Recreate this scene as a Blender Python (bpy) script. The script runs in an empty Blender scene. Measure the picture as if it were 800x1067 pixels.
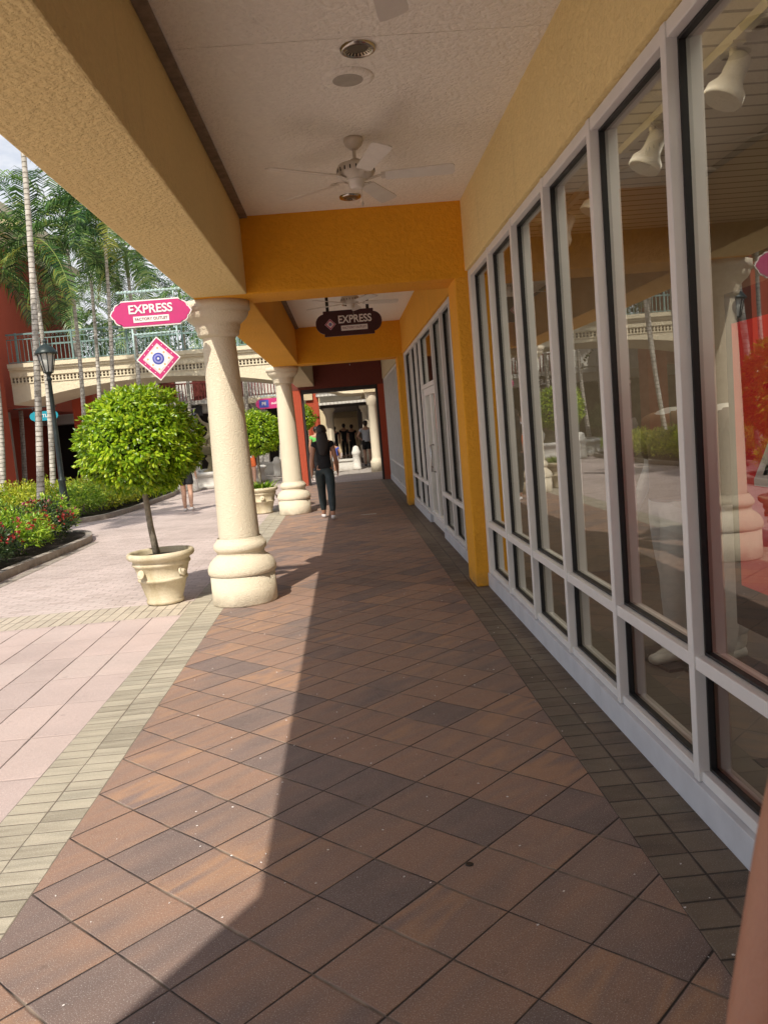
import bpy, math, random
from mathutils import Vector, Matrix, Quaternion
random.seed(7)
scn = bpy.context.scene
col = scn.collection
R = math.radians
PI = math.pi

# ------------------------------------------------------------------ helpers
class MB:
    def __init__(s): s.v=[]; s.f=[]; s.mi=[]; s.cur=0; s.sm=[]; s.smooth=False
    def add(s, vs, fs, M=None):
        b=len(s.v)
        for p in vs:
            p=Vector(p); s.v.append(tuple(M@p if M else p))
        for f in fs:
            s.f.append([b+i for i in f]); s.mi.append(s.cur); s.sm.append(s.smooth)
    def box(s, x0,x1,y0,y1,z0,z1, M=None):
        vs=[(x0,y0,z0),(x1,y0,z0),(x1,y1,z0),(x0,y1,z0),(x0,y0,z1),(x1,y0,z1),(x1,y1,z1),(x0,y1,z1)]
        sm=s.smooth; s.smooth=False
        s.add(vs,[(0,3,2,1),(4,5,6,7),(0,1,5,4),(1,2,6,5),(2,3,7,6),(3,0,4,7)],M); s.smooth=sm
    def quad(s, a,b,c,d): s.add([a,b,c,d],[(0,1,2,3)])
    def lathe(s, prof, n=32, M=None, cap=True, wob=0):
        vs=[]; fs=[]
        for (r,z) in prof:
            for k in range(n):
                a=2*PI*k/n; rr=r*(1+wob*math.sin(5*a+z*9))
                vs.append((rr*math.cos(a),rr*math.sin(a),z))
        for i in range(len(prof)-1):
            for k in range(n):
                k2=(k+1)%n; fs.append((i*n+k,i*n+k2,(i+1)*n+k2,(i+1)*n+k))
        sm=s.smooth; s.smooth=True; s.add(vs,fs,M); s.smooth=False
        if cap:
            b=len(s.v)-len(vs)
            s.f.append([b+k for k in range(n)][::-1]); s.mi.append(s.cur); s.sm.append(False)
            b2=b+(len(prof)-1)*n
            s.f.append([b2+k for k in range(n)]); s.mi.append(s.cur); s.sm.append(False)
        s.smooth=sm
    def tube(s, pts, rad, n=8, cap=True):
        pts=[Vector(p) for p in pts]; m=len(pts)
        rads=rad if isinstance(rad,(list,tuple)) else [rad]*m
        vs=[]; fs=[]; ref=Vector((0.31,0.17,0.93)).normalized(); prev=None
        for i,p in enumerate(pts):
            t=(pts[min(i+1,m-1)]-pts[max(i-1,0)]).normalized()
            if prev is None:
                a=t.cross(ref)
                if a.length<.05: a=t.cross(Vector((1,0,0)))
            else: a=prev-t*prev.dot(t)
            a.normalize(); prev=a; b=t.cross(a)
            for k in range(n):
                an=2*PI*k/n; vs.append(tuple(p+rads[i]*(math.cos(an)*a+math.sin(an)*b)))
        for i in range(m-1):
            for k in range(n):
                k2=(k+1)%n; fs.append((i*n+k,i*n+k2,(i+1)*n+k2,(i+1)*n+k))
        if cap: fs.append(tuple(range(n))[::-1]); fs.append(tuple((m-1)*n+k for k in range(n)))
        sm=s.smooth; s.smooth=True; s.add(vs,fs); s.smooth=sm
    def prism(s, poly, y0, y1, M=None):   # poly in XZ, extruded in Y
        n=len(poly); vs=[(x,y0,z) for x,z in poly]+[(x,y1,z) for x,z in poly]
        fs=[tuple(range(n)),tuple(range(2*n-1,n-1,-1))]+[(k,n+k,n+(k+1)%n,(k+1)%n) for k in range(n)]
        s.add(vs,fs,M)
    def build(s, name, mats, parent=None, bevel=0, loc=None):
        me=bpy.data.meshes.new(name); me.from_pydata(s.v,[],s.f)
        if not isinstance(mats,(list,tuple)): mats=[mats]
        for m in mats: me.materials.append(m)
        me.polygons.foreach_set('material_index', s.mi)
        me.polygons.foreach_set('use_smooth', s.sm)
        me.update()
        o=bpy.data.objects.new(name,me); col.objects.link(o)
        if parent is not None: o.parent=parent
        if loc: o.location=loc
        if bevel:
            b=o.modifiers.new('bevel','BEVEL'); b.width=bevel; b.segments=2; b.limit_method='ANGLE'; b.angle_limit=R(40)
        return o

def tag(o,label=None,cat=None,group=None,kind=None):
    if label: o['label']=label
    if cat: o['category']=cat
    if group: o['group']=group
    if kind: o['kind']=kind
    return o
def thing(name,label,cat,loc=(0,0,0),rz=0,group=None):
    o=bpy.data.objects.new(name,None); o.empty_display_size=.1; col.objects.link(o)
    o.location=loc; o.rotation_euler=(0,0,rz); return tag(o,label,cat,group)
def copy_tree(o,parent=None,loc=None,rz=None,label=None):
    c=o.copy(); col.objects.link(c)
    if parent is not None: c.parent=parent
    if loc: c.location=loc
    if rz is not None: c.rotation_euler=(0,0,rz)
    if label: c['label']=label
    for ch in list(o.children): copy_tree(ch,c)
    return c
def one(name,mb,mat,label,cat,group=None,bevel=0,loc=None):
    return tag(mb.build(name,mat,None,bevel,loc),label,cat,group)
def structure(name,mb,mat): return tag(mb.build(name,mat),kind='structure')

# ------------------------------------------------------------------ node material helper
class N:
    def __init__(s,name):
        s.m=bpy.data.materials.new(name); s.m.use_nodes=True; s.t=s.m.node_tree
        s.b=s.t.nodes['Principled BSDF']; s.out=s.t.nodes['Material Output']
    def n(s,typ,**k):
        x=s.t.nodes.new(typ)
        for a,v in k.items(): setattr(x,a,v)
        return x
    def l(s,a,b): s.t.links.new(a,b)
    def math(s,op,a,b=None,c=None):
        x=s.n('ShaderNodeMath',operation=op)
        for i,v in enumerate((a,b,c)):
            if v is None: continue
            if isinstance(v,(int,float)): x.inputs[i].default_value=v
            else: s.l(v,x.inputs[i])
        return x.outputs[0]
    def mix(s,f,a,b,blend='MIX'):
        x=s.n('ShaderNodeMix',data_type='RGBA',blend_type=blend)
        for sock,v in ((x.inputs[0],f),(x.inputs[6],a),(x.inputs[7],b)):
            if isinstance(v,(int,float)): sock.default_value=v
            elif isinstance(v,tuple): sock.default_value=(*v,1) if len(v)==3 else v
            else: s.l(v,sock)
        return x.outputs[2]
    def coord(s,obj=True):
        g=s.n('ShaderNodeNewGeometry') if not obj else s.n('ShaderNodeTexCoord')
        return g.outputs['Position'] if not obj else g.outputs['Object']
    def noise(s,scale,detail=3,vec=None,rough=.55,stretch=None):
        x=s.n('ShaderNodeTexNoise'); x.inputs['Scale'].default_value=scale; x.inputs['Detail'].default_value=detail; x.inputs['Roughness'].default_value=rough
        if vec is None: vec=s.coord()
        if stretch:
            mp=s.n('ShaderNodeMapping'); mp.inputs['Scale'].default_value=stretch; s.l(vec,mp.inputs[0]); vec=mp.outputs[0]
        s.l(vec,x.inputs['Vector']); return x.outputs['Fac']
    def ramp(s,f,stops,interp='LINEAR'):
        x=s.n('ShaderNodeValToRGB'); x.color_ramp.interpolation=interp; e=x.color_ramp.elements
        while len(e)<len(stops): e.new(.5)
        for k,(p,c) in enumerate(stops):
            e[k].position=p; e[k].color=(*c,1) if len(c)==3 else c
        s.l(f,x.inputs[0]); return x.outputs[0]
    def mr(s,f,a,b,c=0,d=1):
        x=s.n('ShaderNodeMapRange'); s.l(f,x.inputs[0])
        for i,v in enumerate((a,b,c,d)): x.inputs[i+1].default_value=v
        return x.outputs[0]
    def base(s,c):
        if isinstance(c,tuple): s.b.inputs['Base Color'].default_value=(*c,1)
        else: s.l(c,s.b.inputs['Base Color'])
    def rough(s,r):
        if isinstance(r,(int,float)): s.b.inputs['Roughness'].default_value=r
        else: s.l(r,s.b.inputs['Roughness'])
    def bump(s,h,dist=.01,strength=1):
        x=s.n('ShaderNodeBump'); x.inputs['Distance'].default_value=dist; x.inputs['Strength'].default_value=strength
        s.l(h,x.inputs['Height']); s.l(x.outputs[0],s.b.inputs['Normal'])

def stucco(name,c,dark=.78,bump=.007,scale=30,rough=.9,stain=.35):
    m=N(name); p=m.coord(False)
    a=m.noise(1.3,5,p); b=m.noise(scale,4,p,.6); g=m.noise(90,2,p)
    c2=tuple(x*dark for x in c)
    cc=m.mix(m.math('MULTIPLY',m.mr(a,.35,.75),stain),c,c2)
    cc=m.mix(m.math('MULTIPLY',m.mr(b,.35,.65),.22),cc,tuple(x*.72 for x in c))
    sp_=m.n('ShaderNodeSeparateXYZ'); m.l(p,sp_.inputs[0])
    low=m.math('MULTIPLY',m.mr(sp_.outputs[2],.0,.16,1,0),m.mr(m.noise(9,4,p),.3,.6)); cc=m.mix(m.math('MULTIPLY',low,.55),cc,(.16,.12,.085))
    run=m.noise(7,5,p,.65,(1,1,.12)); cc=m.mix(m.mr(run,.58,.8,0,.28),cc,tuple(x*.5 for x in c))
    m.base(cc); m.rough(rough); m.bump(m.math('ADD',m.mr(b,.4,.62),m.math('MULTIPLY',g,.5)),bump,.8); return m.m
def plain(name,c,rough=.5,metal=0,var=.12,bump=0,scale=14):
    m=N(name); a=m.noise(scale,4)
    m.base(m.mix(m.mr(a,.3,.75,0,1),c,tuple(x*(1-var*1.6) for x in c))); m.rough(m.mr(a,.2,.8,max(rough-.08,0.05),min(rough+.12,1)))
    m.b.inputs['Metallic'].default_value=metal
    if bump: m.bump(m.noise(scale*4,3),bump)
    return m.m

# ------------------------------------------------------------------ materials
YEL=stucco('yellow_stucco',(.84,.65,.30))
YELW=stucco('yellow_wall_stucco',(.86,.68,.32))
ORG=stucco('orange_stucco',(.82,.37,.015),bump=.006)
ORG2=stucco('orange_wall_stucco',(.84,.40,.03),bump=.006)
CREAM=stucco('cream_stucco',(.62,.52,.33))
CEIL=stucco('ceiling_stucco',(.95,.91,.84),bump=.007,scale=34,stain=.15,dark=.85)
REDS=stucco('brick_red_stucco',(.42,.07,.03))
DRED=stucco('dark_red_stucco',(.16,.035,.022))
STONE=stucco('cast_stone',(.78,.69,.52),bump=.0035,scale=80,stain=.4,dark=.8)
WHITE_T=stucco('white_trim_stucco',(.68,.66,.6),bump=.004,stain=.25)
BRIDGE=stucco('bridge_cream_stucco',(.76,.67,.48),bump=.006,scale=10)
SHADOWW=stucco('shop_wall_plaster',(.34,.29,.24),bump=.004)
def pot_mat():
    m=N('weathered_cast_stone_pot'); p=m.coord()
    a=m.noise(4,6,p,.65,(1,1,.45)); b=m.noise(60,3,p)
    c=m.ramp(a,[(.25,(.30,.24,.14)),(.42,(.54,.46,.30)),(.6,(.72,.64,.48)),(.8,(.66,.58,.42))])
    m.base(m.mix(m.math('MULTIPLY',b,.3),c,(.3,.24,.12))); m.rough(.8); m.bump(b,.006); return m.m
POT=pot_mat()
ALU=plain('painted_aluminium',(.76,.75,.73),.42,0,.06,scale=5)
ALU2=plain('painted_kick_plate',(.66,.68,.72),.45,0,.1,scale=5)
RUB=plain('black_gasket',(.012,.012,.013),.5)
FANW=plain('fan_white_enamel',(.74,.70,.64),.35,0,.05)
FANM=plain('fan_motor_enamel',(.62,.56,.48),.35,0,.12)
DARKM=plain('dark_metal',(.02,.018,.018),.4,.3)
CHROME=plain('downlight_reflector',(.55,.52,.47),.16,1,.2,scale=30)
TRIMG=plain('grey_vent_strip',(.28,.22,.17),.7,0,.3)
LAMPM=plain('lamp_iron_paint',(.03,.045,.042),.42,.2,.3)
RAILM=plain('teal_rail_paint',(.20,.31,.29),.45,.1,.2)
RAILR=plain('dark_red_rail_paint',(.22,.035,.03),.5,0,.2)
MAROON=plain('maroon_sign_paint',(.05,.008,.012),.4)
MAG=plain('magenta_sign_paint',(.52,.03,.17),.4,0,.08)
SIGNW=plain('sign_white_paint',(.82,.78,.76),.5,0,.04)
SIGNP=plain('sign_pale_pink',(.78,.58,.60),.5,0,.04)
SIGNB=plain('sign_blue',(.05,.08,.42),.45)
SIGNO=plain('sign_peach',(.85,.42,.22),.5)
TEXTG=plain('sign_grey_text',(.25,.1,.12),.5)
TEALS=plain('teal_sign_paint',(.0,.30,.40),.45)
BRKT=plain('bracket_pale_teal_paint',(.42,.58,.58),.4,.1,.2)
POSTER=plain('poster_red_glow',(.62,.008,.012),.35,0,.05); POSTER.node_tree.nodes['Principled BSDF'].inputs['Emission Color'].default_value=(.75,.01,.015,1); POSTER.node_tree.nodes['Principled BSDF'].inputs['Emission Strength'].default_value=.12  # faint red emission added to keep the sheet vivid; not a lamp
BLACKP=plain('black_frame_paint',(.015,.013,.013),.35)
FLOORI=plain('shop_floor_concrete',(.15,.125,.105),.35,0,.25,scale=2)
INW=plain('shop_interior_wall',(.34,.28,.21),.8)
INC=None
STEEL=plain('brushed_steel',(.5,.5,.5),.3,.9)
SOIL=plain('potting_soil',(.03,.02,.013),1,0,.4,.02,30)
CONC=stucco('kerb_concrete',(.42,.38,.33),bump=.006,scale=40)

def ceil_in():
    m=N('shop_ceiling'); p=m.coord(False); s=m.n('ShaderNodeSeparateXYZ'); m.l(p,s.inputs[0])
    f=m.math('FRACT',m.math('MULTIPLY',s.outputs['Y'],6.0)); k=m.math('LESS_THAN',f,.16)
    m.base(m.mix(k,(.72,.66,.58),(.30,.26,.22))); m.rough(.8); return m.m
INC=ceil_in()

def glass_mat(name,ior=2.5,tint=(.74,.77,.75)):
    m=N(name); t=m.t; t.nodes.remove(m.b)
    tr=m.n('ShaderNodeBsdfTransparent'); tr.inputs[0].default_value=(*tint,1)
    gl=m.n('ShaderNodeBsdfGlossy'); gl.inputs['Roughness'].default_value=.004; gl.inputs[0].default_value=(.95,.96,.96,1)
    bm=m.n('ShaderNodeBump'); bm.inputs['Distance'].default_value=.0015; bm.inputs['Strength'].default_value=.5
    m.l(m.noise(.9,1,m.coord(False)),bm.inputs['Height']); m.l(bm.outputs[0],gl.inputs['Normal'])
    fr=m.n('ShaderNodeFresnel'); fr.inputs[0].default_value=ior
    mx=m.n('ShaderNodeMixShader'); m.l(fr.outputs[0],mx.inputs[0]); m.l(tr.outputs[0],mx.inputs[1]); m.l(gl.outputs[0],mx.inputs[2])
    m.l(mx.outputs[0],m.out.inputs[0]); return m.m
GLASS=glass_mat('shop_window_glass')
LGLASS=plain('frosted_lamp_glass',(.62,.63,.58),.35,0,.05)

# paving: cells, per-cell colour, joints, pale aggregate specks with sun glints painted in
def paving(name,sx,sy,rot,ox,oy,stops,joint=.004,jcol=(.05,.04,.03),offset=0.,streak=.5,spark=.5,rough=.72,jdir=None,jswap=False,jvar=None):
    m=N(name); p=m.coord(False); s=m.n('ShaderNodeSeparateXYZ'); m.l(p,s.inputs[0]); X,Y=s.outputs[0],s.outputs[1]
    wob=m.math('MULTIPLY',m.math('SUBTRACT',m.noise(2.2,2,p),.5),.012)
    X=m.math('ADD',m.math('SUBTRACT',X,ox),wob); Y=m.math('ADD',m.math('SUBTRACT',Y,oy),wob)
    c,sn=math.cos(rot),math.sin(rot)
    u=m.math('DIVIDE',m.math('ADD',m.math('MULTIPLY',X,c),m.math('MULTIPLY',Y,sn)),sx)
    v=m.math('DIVIDE',m.math('SUBTRACT',m.math('MULTIPLY',Y,c),m.math('MULTIPLY',X,sn)),sy)
    vi=m.math('FLOOR',v)
    if offset: u=m.math('ADD',u,m.math('MULTIPLY',vi,offset))
    ui=m.math('FLOOR',u); uf=m.math('FRACT',u); vf=m.math('FRACT',v)
    cb=m.n('ShaderNodeCombineXYZ'); m.l(ui,cb.inputs[0]); m.l(vi,cb.inputs[1])
    wn=m.n('ShaderNodeTexWhiteNoise',noise_dimensions='3D'); m.l(cb.outputs[0],wn.inputs['Vector'])
    # streaky two-tone inside each paver
    cb2=m.n('ShaderNodeCombineXYZ'); m.l(m.math('ADD',m.math('MULTIPLY',vf,2.2),m.math('MULTIPLY',wn.outputs['Value'],37)),cb2.inputs[1])
    m.l(m.math('ADD',m.math('MULTIPLY',uf,.55),m.math('MULTIPLY',ui,3.7)),cb2.inputs[0])
    st=m.noise(1.0,1.5,cb2.outputs[0],.5)
    val=m.math('ADD',m.math('MULTIPLY_ADD',wn.outputs['Value'],.8,.1),m.math('MULTIPLY',m.math('SUBTRACT',st,.5),streak*3))
    colr=m.ramp(val,stops)
    big=m.noise(.55,4,p); colr=m.mix(m.mr(big,.35,.8,0,.35),colr,(.10,.07,.05))
    fine=m.noise(150,2,p); colr=m.mix(m.mr(fine,.35,.7,0,.45),colr,m.mix(.5,colr,(.04,.03,.03)))
    sp=m.noise(260,1.5,p); colr=m.mix(m.mr(sp,.60,.70,0,spark),colr,(.8,.76,.7))
    dirt=m.noise(9,5,p,.7); colr=m.mix(m.mr(dirt,.62,.8,0,.5),colr,(.05,.04,.035))
    du=m.math('MULTIPLY',m.math('MINIMUM',uf,m.math('SUBTRACT',1,uf)),sx)
    dv=m.math('MULTIPLY',m.math('MINIMUM',vf,m.math('SUBTRACT',1,vf)),sy)
    jn=m.noise(3.1,3,p); jw=m.mr(jn,.3,.7,joint*.45,joint*1.5)
    d=m.math('MINIMUM',du,dv); g=m.math('DIVIDE',d,jw); mask=m.mr(g,.7,1.3)
    jc=m.mix(m.mr(jn,.55,.7,0,.6),jcol,jvar or jcol)
    if jdir: jc=m.mix(m.math('LESS_THAN',du,dv),jdir[1],(jdir[0] if jswap else m.mix(m.mr(jn,.45,.65,0,1),jdir[1],jdir[0])))
    m.base(m.mix(mask,jc,colr))
    m.rough(m.mr(dirt,.3,.7,rough-.12,rough+.12))
    h=m.math('ADD',m.mr(g,.5,2.2,0,1),m.math('MULTIPLY',fine,.12)); h=m.math('ADD',h,m.math('MULTIPLY',wn.outputs['Value'],.2))
    m.bump(h,.004,.9); return m.m
TILE=.29717
A45=R(45)
PAVE=paving('arcade_terracotta_pavers',TILE,TILE,A45,-1.2878,2.9694,
    [(0,(.19,.14,.125)),(.2,(.235,.165,.14)),(.36,(.29,.19,.145)),(.55,(.35,.21,.145)),(.72,(.30,.195,.15)),(.88,(.42,.245,.15)),(1,(.25,.175,.15))],
    spark=.5,streak=.36,jdir=((.27,.21,.16),(.018,.012,.01)),joint=.0034,jcol=(.022,.015,.012),jvar=(.25,.18,.13))
PINK=paving('plaza_pink_pavers',.2975,.60,0,-1.637,1.1,
    [(0,(.46,.37,.345)),(.3,(.56,.445,.415)),(.6,(.63,.495,.455)),(.85,(.58,.47,.435)),(1,(.66,.52,.475))],joint=.0045,jcol=(.10,.075,.06),offset=0,streak=.12,spark=.8,jdir=((.10,.075,.06),(.42,.33,.30)),jswap=True)
TANB=paving('tan_border_pavers',.187,.105,0,-1.289,0,
    [(0,(.30,.27,.20)),(.3,(.42,.38,.29)),(.6,(.52,.47,.36)),(1,(.38,.35,.27))],joint=.0028,jcol=(.16,.13,.10),streak=.35,spark=.6)
TANR=paving('brown_border_pavers',.153,.145,0,.934,.03,
    [(0,(.11,.085,.06)),(.3,(.17,.13,.095)),(.6,(.20,.16,.115)),(1,(.15,.125,.09))],joint=.004,jcol=(.03,.022,.016),jvar=(.16,.12,.09),streak=.3,spark=.25)
TANC=paving('tan_cross_band_pavers',.100,.325,0,0,7.75,
    [(0,(.44,.38,.30)),(.3,(.54,.47,.37)),(.6,(.60,.52,.41)),(1,(.5,.44,.35))],joint=.004,jcol=(.13,.10,.08),streak=.3)
RPLZ=paving('plaza_red_brick_pavers',.20,.10,R(0),0,0,
    [(0,(.48,.39,.35)),(.3,(.60,.50,.46)),(.6,(.66,.55,.51)),(1,(.58,.49,.45))],joint=.002,jcol=(.2,.15,.13),offset=.5,streak=.3,spark=.3)
GPAVE=paving('far_pale_pavers',.4,.4,0,0,0,
    [(0,(.34,.31,.28)),(.5,(.44,.40,.36)),(1,(.38,.35,.31))],joint=.004,jcol=(.12,.1,.09),spark=.2)

def leaf_mat(name,stops,rough=.35,trans=.35):
    m=N(name); g=m.n('ShaderNodeNewGeometry'); r=g.outputs['Random Per Island']
    c=m.ramp(r,stops); a=m.noise(3,2); c=m.mix(m.mr(a,.35,.7,0,.35),c,m.mix(.5,c,(.01,.02,.005)))
    m.base(c); m.rough(rough)
    tl=m.n('ShaderNodeBsdfTranslucent'); m.l(c,tl.inputs[0])
    mx=m.n('ShaderNodeMixShader'); mx.inputs[0].default_value=trans
    m.l(m.b.outputs[0],mx.inputs[1]); m.l(tl.outputs[0],mx.inputs[2]); m.l(mx.outputs[0],m.out.inputs[0]); return m.m
FICUS=leaf_mat('ficus_leaves',[(0,(.12,.24,.012)),(.4,(.25,.43,.015)),(.75,(.42,.60,.02)),(1,(.6,.70,.05))],.3,.4)
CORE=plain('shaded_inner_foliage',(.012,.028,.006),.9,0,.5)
HEDGE=leaf_mat('green_shrub_leaves',[(0,(.08,.19,.015)),(.5,(.28,.48,.03)),(1,(.52,.68,.07))])
YELS=leaf_mat('yellow_green_shrub_leaves',[(0,(.2,.3,.02)),(.5,(.48,.56,.03)),(1,(.72,.70,.08))])
DKL=leaf_mat('dark_shrub_leaves',[(0,(.015,.035,.012)),(.6,(.05,.1,.03)),(1,(.12,.18,.06))])
FLR=leaf_mat('red_flower_petals',[(0,(.25,.02,.02)),(.6,(.45,.03,.03)),(1,(.6,.1,.07))])
FLP=leaf_mat('pink_flower_petals',[(0,(.45,.06,.16)),(.6,(.6,.14,.25)),(1,(.75,.35,.42))])
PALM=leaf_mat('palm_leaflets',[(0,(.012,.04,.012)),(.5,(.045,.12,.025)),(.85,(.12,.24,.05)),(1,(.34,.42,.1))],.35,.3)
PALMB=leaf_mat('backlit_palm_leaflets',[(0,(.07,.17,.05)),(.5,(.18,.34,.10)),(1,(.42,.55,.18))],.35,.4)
PAGED=leaf_mat('ageing_palm_leaflets',[(0,(.15,.22,.04)),(1,(.42,.42,.06))],.4,.4)
def trunk_mat():
    m=N('ringed_palm_bark'); p=m.coord(); s=m.n('ShaderNodeSeparateXYZ'); m.l(p,s.inputs[0])
    z=m.math('ADD',s.outputs[2],m.math('MULTIPLY',m.noise(3,3,p),.06)); f=m.math('FRACT',m.math('MULTIPLY',z,9)); k=m.mr(f,.0,.16)
    c=m.ramp(m.noise(7,5,p,.7),[(.3,(.24,.21,.17)),(.5,(.48,.45,.39)),(.7,(.66,.62,.56))])
    m.base(m.mix(k,(.13,.11,.085),c)); m.rough(.85); m.bump(k,.01); return m.m
TRUNK=trunk_mat()
BARK=plain('ficus_bark',(.36,.31,.24),.9,0,.4,.01,20)
FROST=stucco('fountain_stone',(.50,.41,.24),bump=.02,scale=30,stain=.8,dark=.4)
WATER=N('fountain_water'); WATER.base((.12,.2,.2)); WATER.rough(.08); WATER.bump(WATER.noise(12,2),.01); WATER=WATER.m
SKIN=plain('tan_skin',(.46,.24,.15),.5,0,.08)
SKINL=plain('light_skin',(.55,.33,.23),.5,0,.08)
def skin_near():
    m=N('bare_arm_skin'); a=m.noise(6,4); b=m.noise(160,2)
    m.base(m.ramp(a,[(.25,(.30,.13,.075)),(.6,(.40,.185,.11)),(.85,(.44,.21,.13))])); m.rough(.48); m.bump(b,.0012)
    m.b.inputs['Subsurface Weight'].default_value=.12; m.b.inputs['Subsurface Scale'].default_value=.02; return m.m
SKINN=skin_near()
HAIR=plain('dark_hair',(.018,.010,.007),.45,0,.3,.004,60)
BLK=plain('black_cloth',(.012,.012,.014),.85)
LEGG=plain('dark_teal_leggings',(.022,.04,.045),.6,0,.2)
WHC=plain('white_cloth',(.68,.68,.70),.85)
GRYC=plain('pale_blue_grey_cloth',(.50,.53,.6),.85)
GRNC=plain('green_cloth',(.15,.55,.12),.85)
BLUC=plain('blue_cloth',(.08,.12,.5),.85)
ORC=plain('orange_cloth',(.8,.18,.05),.85)
SHOEW=plain('white_shoe',(.7,.69,.68),.6)
SHOEB=plain('black_shoe',(.02,.02,.02),.5)
MANQ=plain('mannequin_gloss_white',(.7,.68,.65),.3)
EYEW=plain('eye_white',(.7,.68,.65),.2)

# ------------------------------------------------------------------ world, sun, camera
w=bpy.data.worlds.new('World'); scn.world=w; w.use_nodes=True
nt=w.node_tree; bg=nt.nodes['Background']
sky=nt.nodes.new('ShaderNodeTexSky'); sky.sky_type='NISHITA'; sky.sun_disc=False
sdir=Vector((-1,-2.8,3.5)).normalized()      # towards the sun
elev=math.asin(sdir.z); az=math.atan2(sdir.x,sdir.y)
sky.sun_elevation=elev; sky.sun_rotation=az; sky.air_density=1; sky.dust_density=2.0; sky.ozone_density=1
tc=nt.nodes.new('ShaderNodeTexCoord'); ns=nt.nodes.new('ShaderNodeTexNoise'); mp=nt.nodes.new('ShaderNodeMapping')
mp.inputs['Scale'].default_value=(1,1,2.2); nt.links.new(tc.outputs['Generated'],mp.inputs[0]); nt.links.new(mp.outputs[0],ns.inputs['Vector'])
ns.inputs['Scale'].default_value=2.6; ns.inputs['Detail'].default_value=8; ns.inputs['Roughness'].default_value=.6
rp=nt.nodes.new('ShaderNodeValToRGB'); rp.color_ramp.elements[0].position=.43; rp.color_ramp.elements[1].position=.60; nt.links.new(ns.outputs['Fac'],rp.inputs[0])
mxc=nt.nodes.new('ShaderNodeMix'); mxc.data_type='RGBA'; sx_=nt.nodes.new('ShaderNodeSeparateXYZ'); nt.links.new(tc.outputs['Generated'],sx_.inputs[0])
mr_=nt.nodes.new('ShaderNodeMapRange'); nt.links.new(sx_.outputs['Z'],mr_.inputs[0]); mr_.inputs[1].default_value=.05; mr_.inputs[2].default_value=.6; mr_.inputs[3].default_value=.22; mr_.inputs[4].default_value=-.06
ad_=nt.nodes.new('ShaderNodeMath'); ad_.operation='ADD'; nt.links.new(ns.outputs['Fac'],ad_.inputs[0]); nt.links.new(mr_.outputs[0],ad_.inputs[1]); nt.links.new(ad_.outputs[0],rp.inputs[0])
nt.links.new(rp.outputs[0],mxc.inputs[0]); nt.links.new(sky.outputs[0],mxc.inputs[6]); mxc.inputs[7].default_value=(6.3,6.4,6.7,1)
nt.links.new(mxc.outputs[2],bg.inputs[0]); bg.inputs[1].default_value=.15
sl=bpy.data.lights.new('sun','SUN'); sl.energy=5.0; sl.angle=R(.53); sl.color=(1,.93,.82)
so=bpy.data.objects.new('sun',sl); col.objects.link(so); so.rotation_euler=sdir.to_track_quat('Z','Y').to_euler(); so.location=(-10,-20,30)

yaw,pit,rol,F=.03825787,-.10378465,-.08395424,872.033
fw=Vector((math.sin(yaw)*math.cos(pit),math.cos(yaw)*math.cos(pit),math.sin(pit))); ri=Vector((math.cos(yaw),-math.sin(yaw),0)); up=ri.cross(fw)
cr=math.cos(rol)*ri+math.sin(rol)*up; cu=-math.sin(rol)*ri+math.cos(rol)*up
cd=bpy.data.cameras.new('camera'); co=bpy.data.objects.new('camera',cd); col.objects.link(co)
M=Matrix((cr,cu,-fw)).transposed().to_4x4(); M.translation=Vector((0,0,1.6)); co.matrix_world=M
cd.sensor_fit='HORIZONTAL'; cd.sensor_width=36; cd.lens=F/800*36; cd.clip_start=.05; cd.clip_end=2000
scn.camera=co
cd.dof.use_dof=True; cd.dof.focus_distance=7.0; cd.dof.aperture_fstop=13
scn.view_settings.view_transform='Standard'; scn.view_settings.look='None'; scn.view_settings.exposure=0
scn.cycles.max_bounces=12; scn.cycles.diffuse_bounces=6; scn.cycles.transparent_max_bounces=16; scn.cycles.use_denoising=True
scn.cycles.sample_clamp_indirect=8

# ------------------------------------------------------------------ ground
def sheet(name,mat,x0,x1,y0,y1,z):
    b=MB(); b.quad((x0,y0,z),(x1,y0,z),(x1,y1,z),(x0,y1,z)); return structure(name,b,mat)
GRD=plain('distant_ground_earth',(.25,.23,.19),.95)
sheet('ground',GRD,-600,600,-600,600,-.012)
sheet('plaza_paving',RPLZ,-40,3,8.4,60,-.004)
sheet('pink_paving',PINK,-40,-1.663,-14,7.75,-.004)
sheet('tan_cross_band',TANC,-40,-1.663,7.75,8.4,-.0035)
sheet('tan_border_strip',TANB,-1.663,-1.289,-14,33.0,0)
sheet('arcade_floor',PAVE,-1.289,.934,-14,25.0,0)
sheet('brown_border_strip',TANR,.934,1.30,-14,25.0,0)
sheet('far_crossing_paving',GPAVE,-8,8,28.6,36,.002)
sheet('near_crossing_paving',RPLZ,-1.289,3,25.0,28.6,.001)
# small metal survey mark / utility strip in the corridor floor and gum spots
b=MB(); b.box(.16,.44,15.12,15.2,.0,.006)
one('floor_plate',b,STEEL,'small pale metal strip set in the shaded corridor floor past the walking woman','floor plate')
b=MB(); b.smooth=True; b.lathe([(.016,0),(.013,.002)],14)
t0=one('chewing_gum_spot',b,BLACKP,'black spot of trodden gum on a terracotta paver in the foreground shade','gum spot',loc=(.31,2.86,.0005))

random.seed(3); b=MB()
for i in range(170):
    x=random.uniform(-1.2,1.2); y=random.uniform(1.6,8); q=random.uniform(.0012,.0035); a=random.uniform(0,3)
    b.lathe([(q,0),(q*1.1,q*.4),(q*.4,q*.9)],5,Matrix.Translation((x,y,.001))@Matrix.Rotation(a,4,'Z')@Matrix.Diagonal((1,1.6,1,1)),True)
tag(b.build('floor_grit',SIGNW),'pale grit and crumbs scattered over the arcade pavers','grit',kind='stuff')
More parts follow.
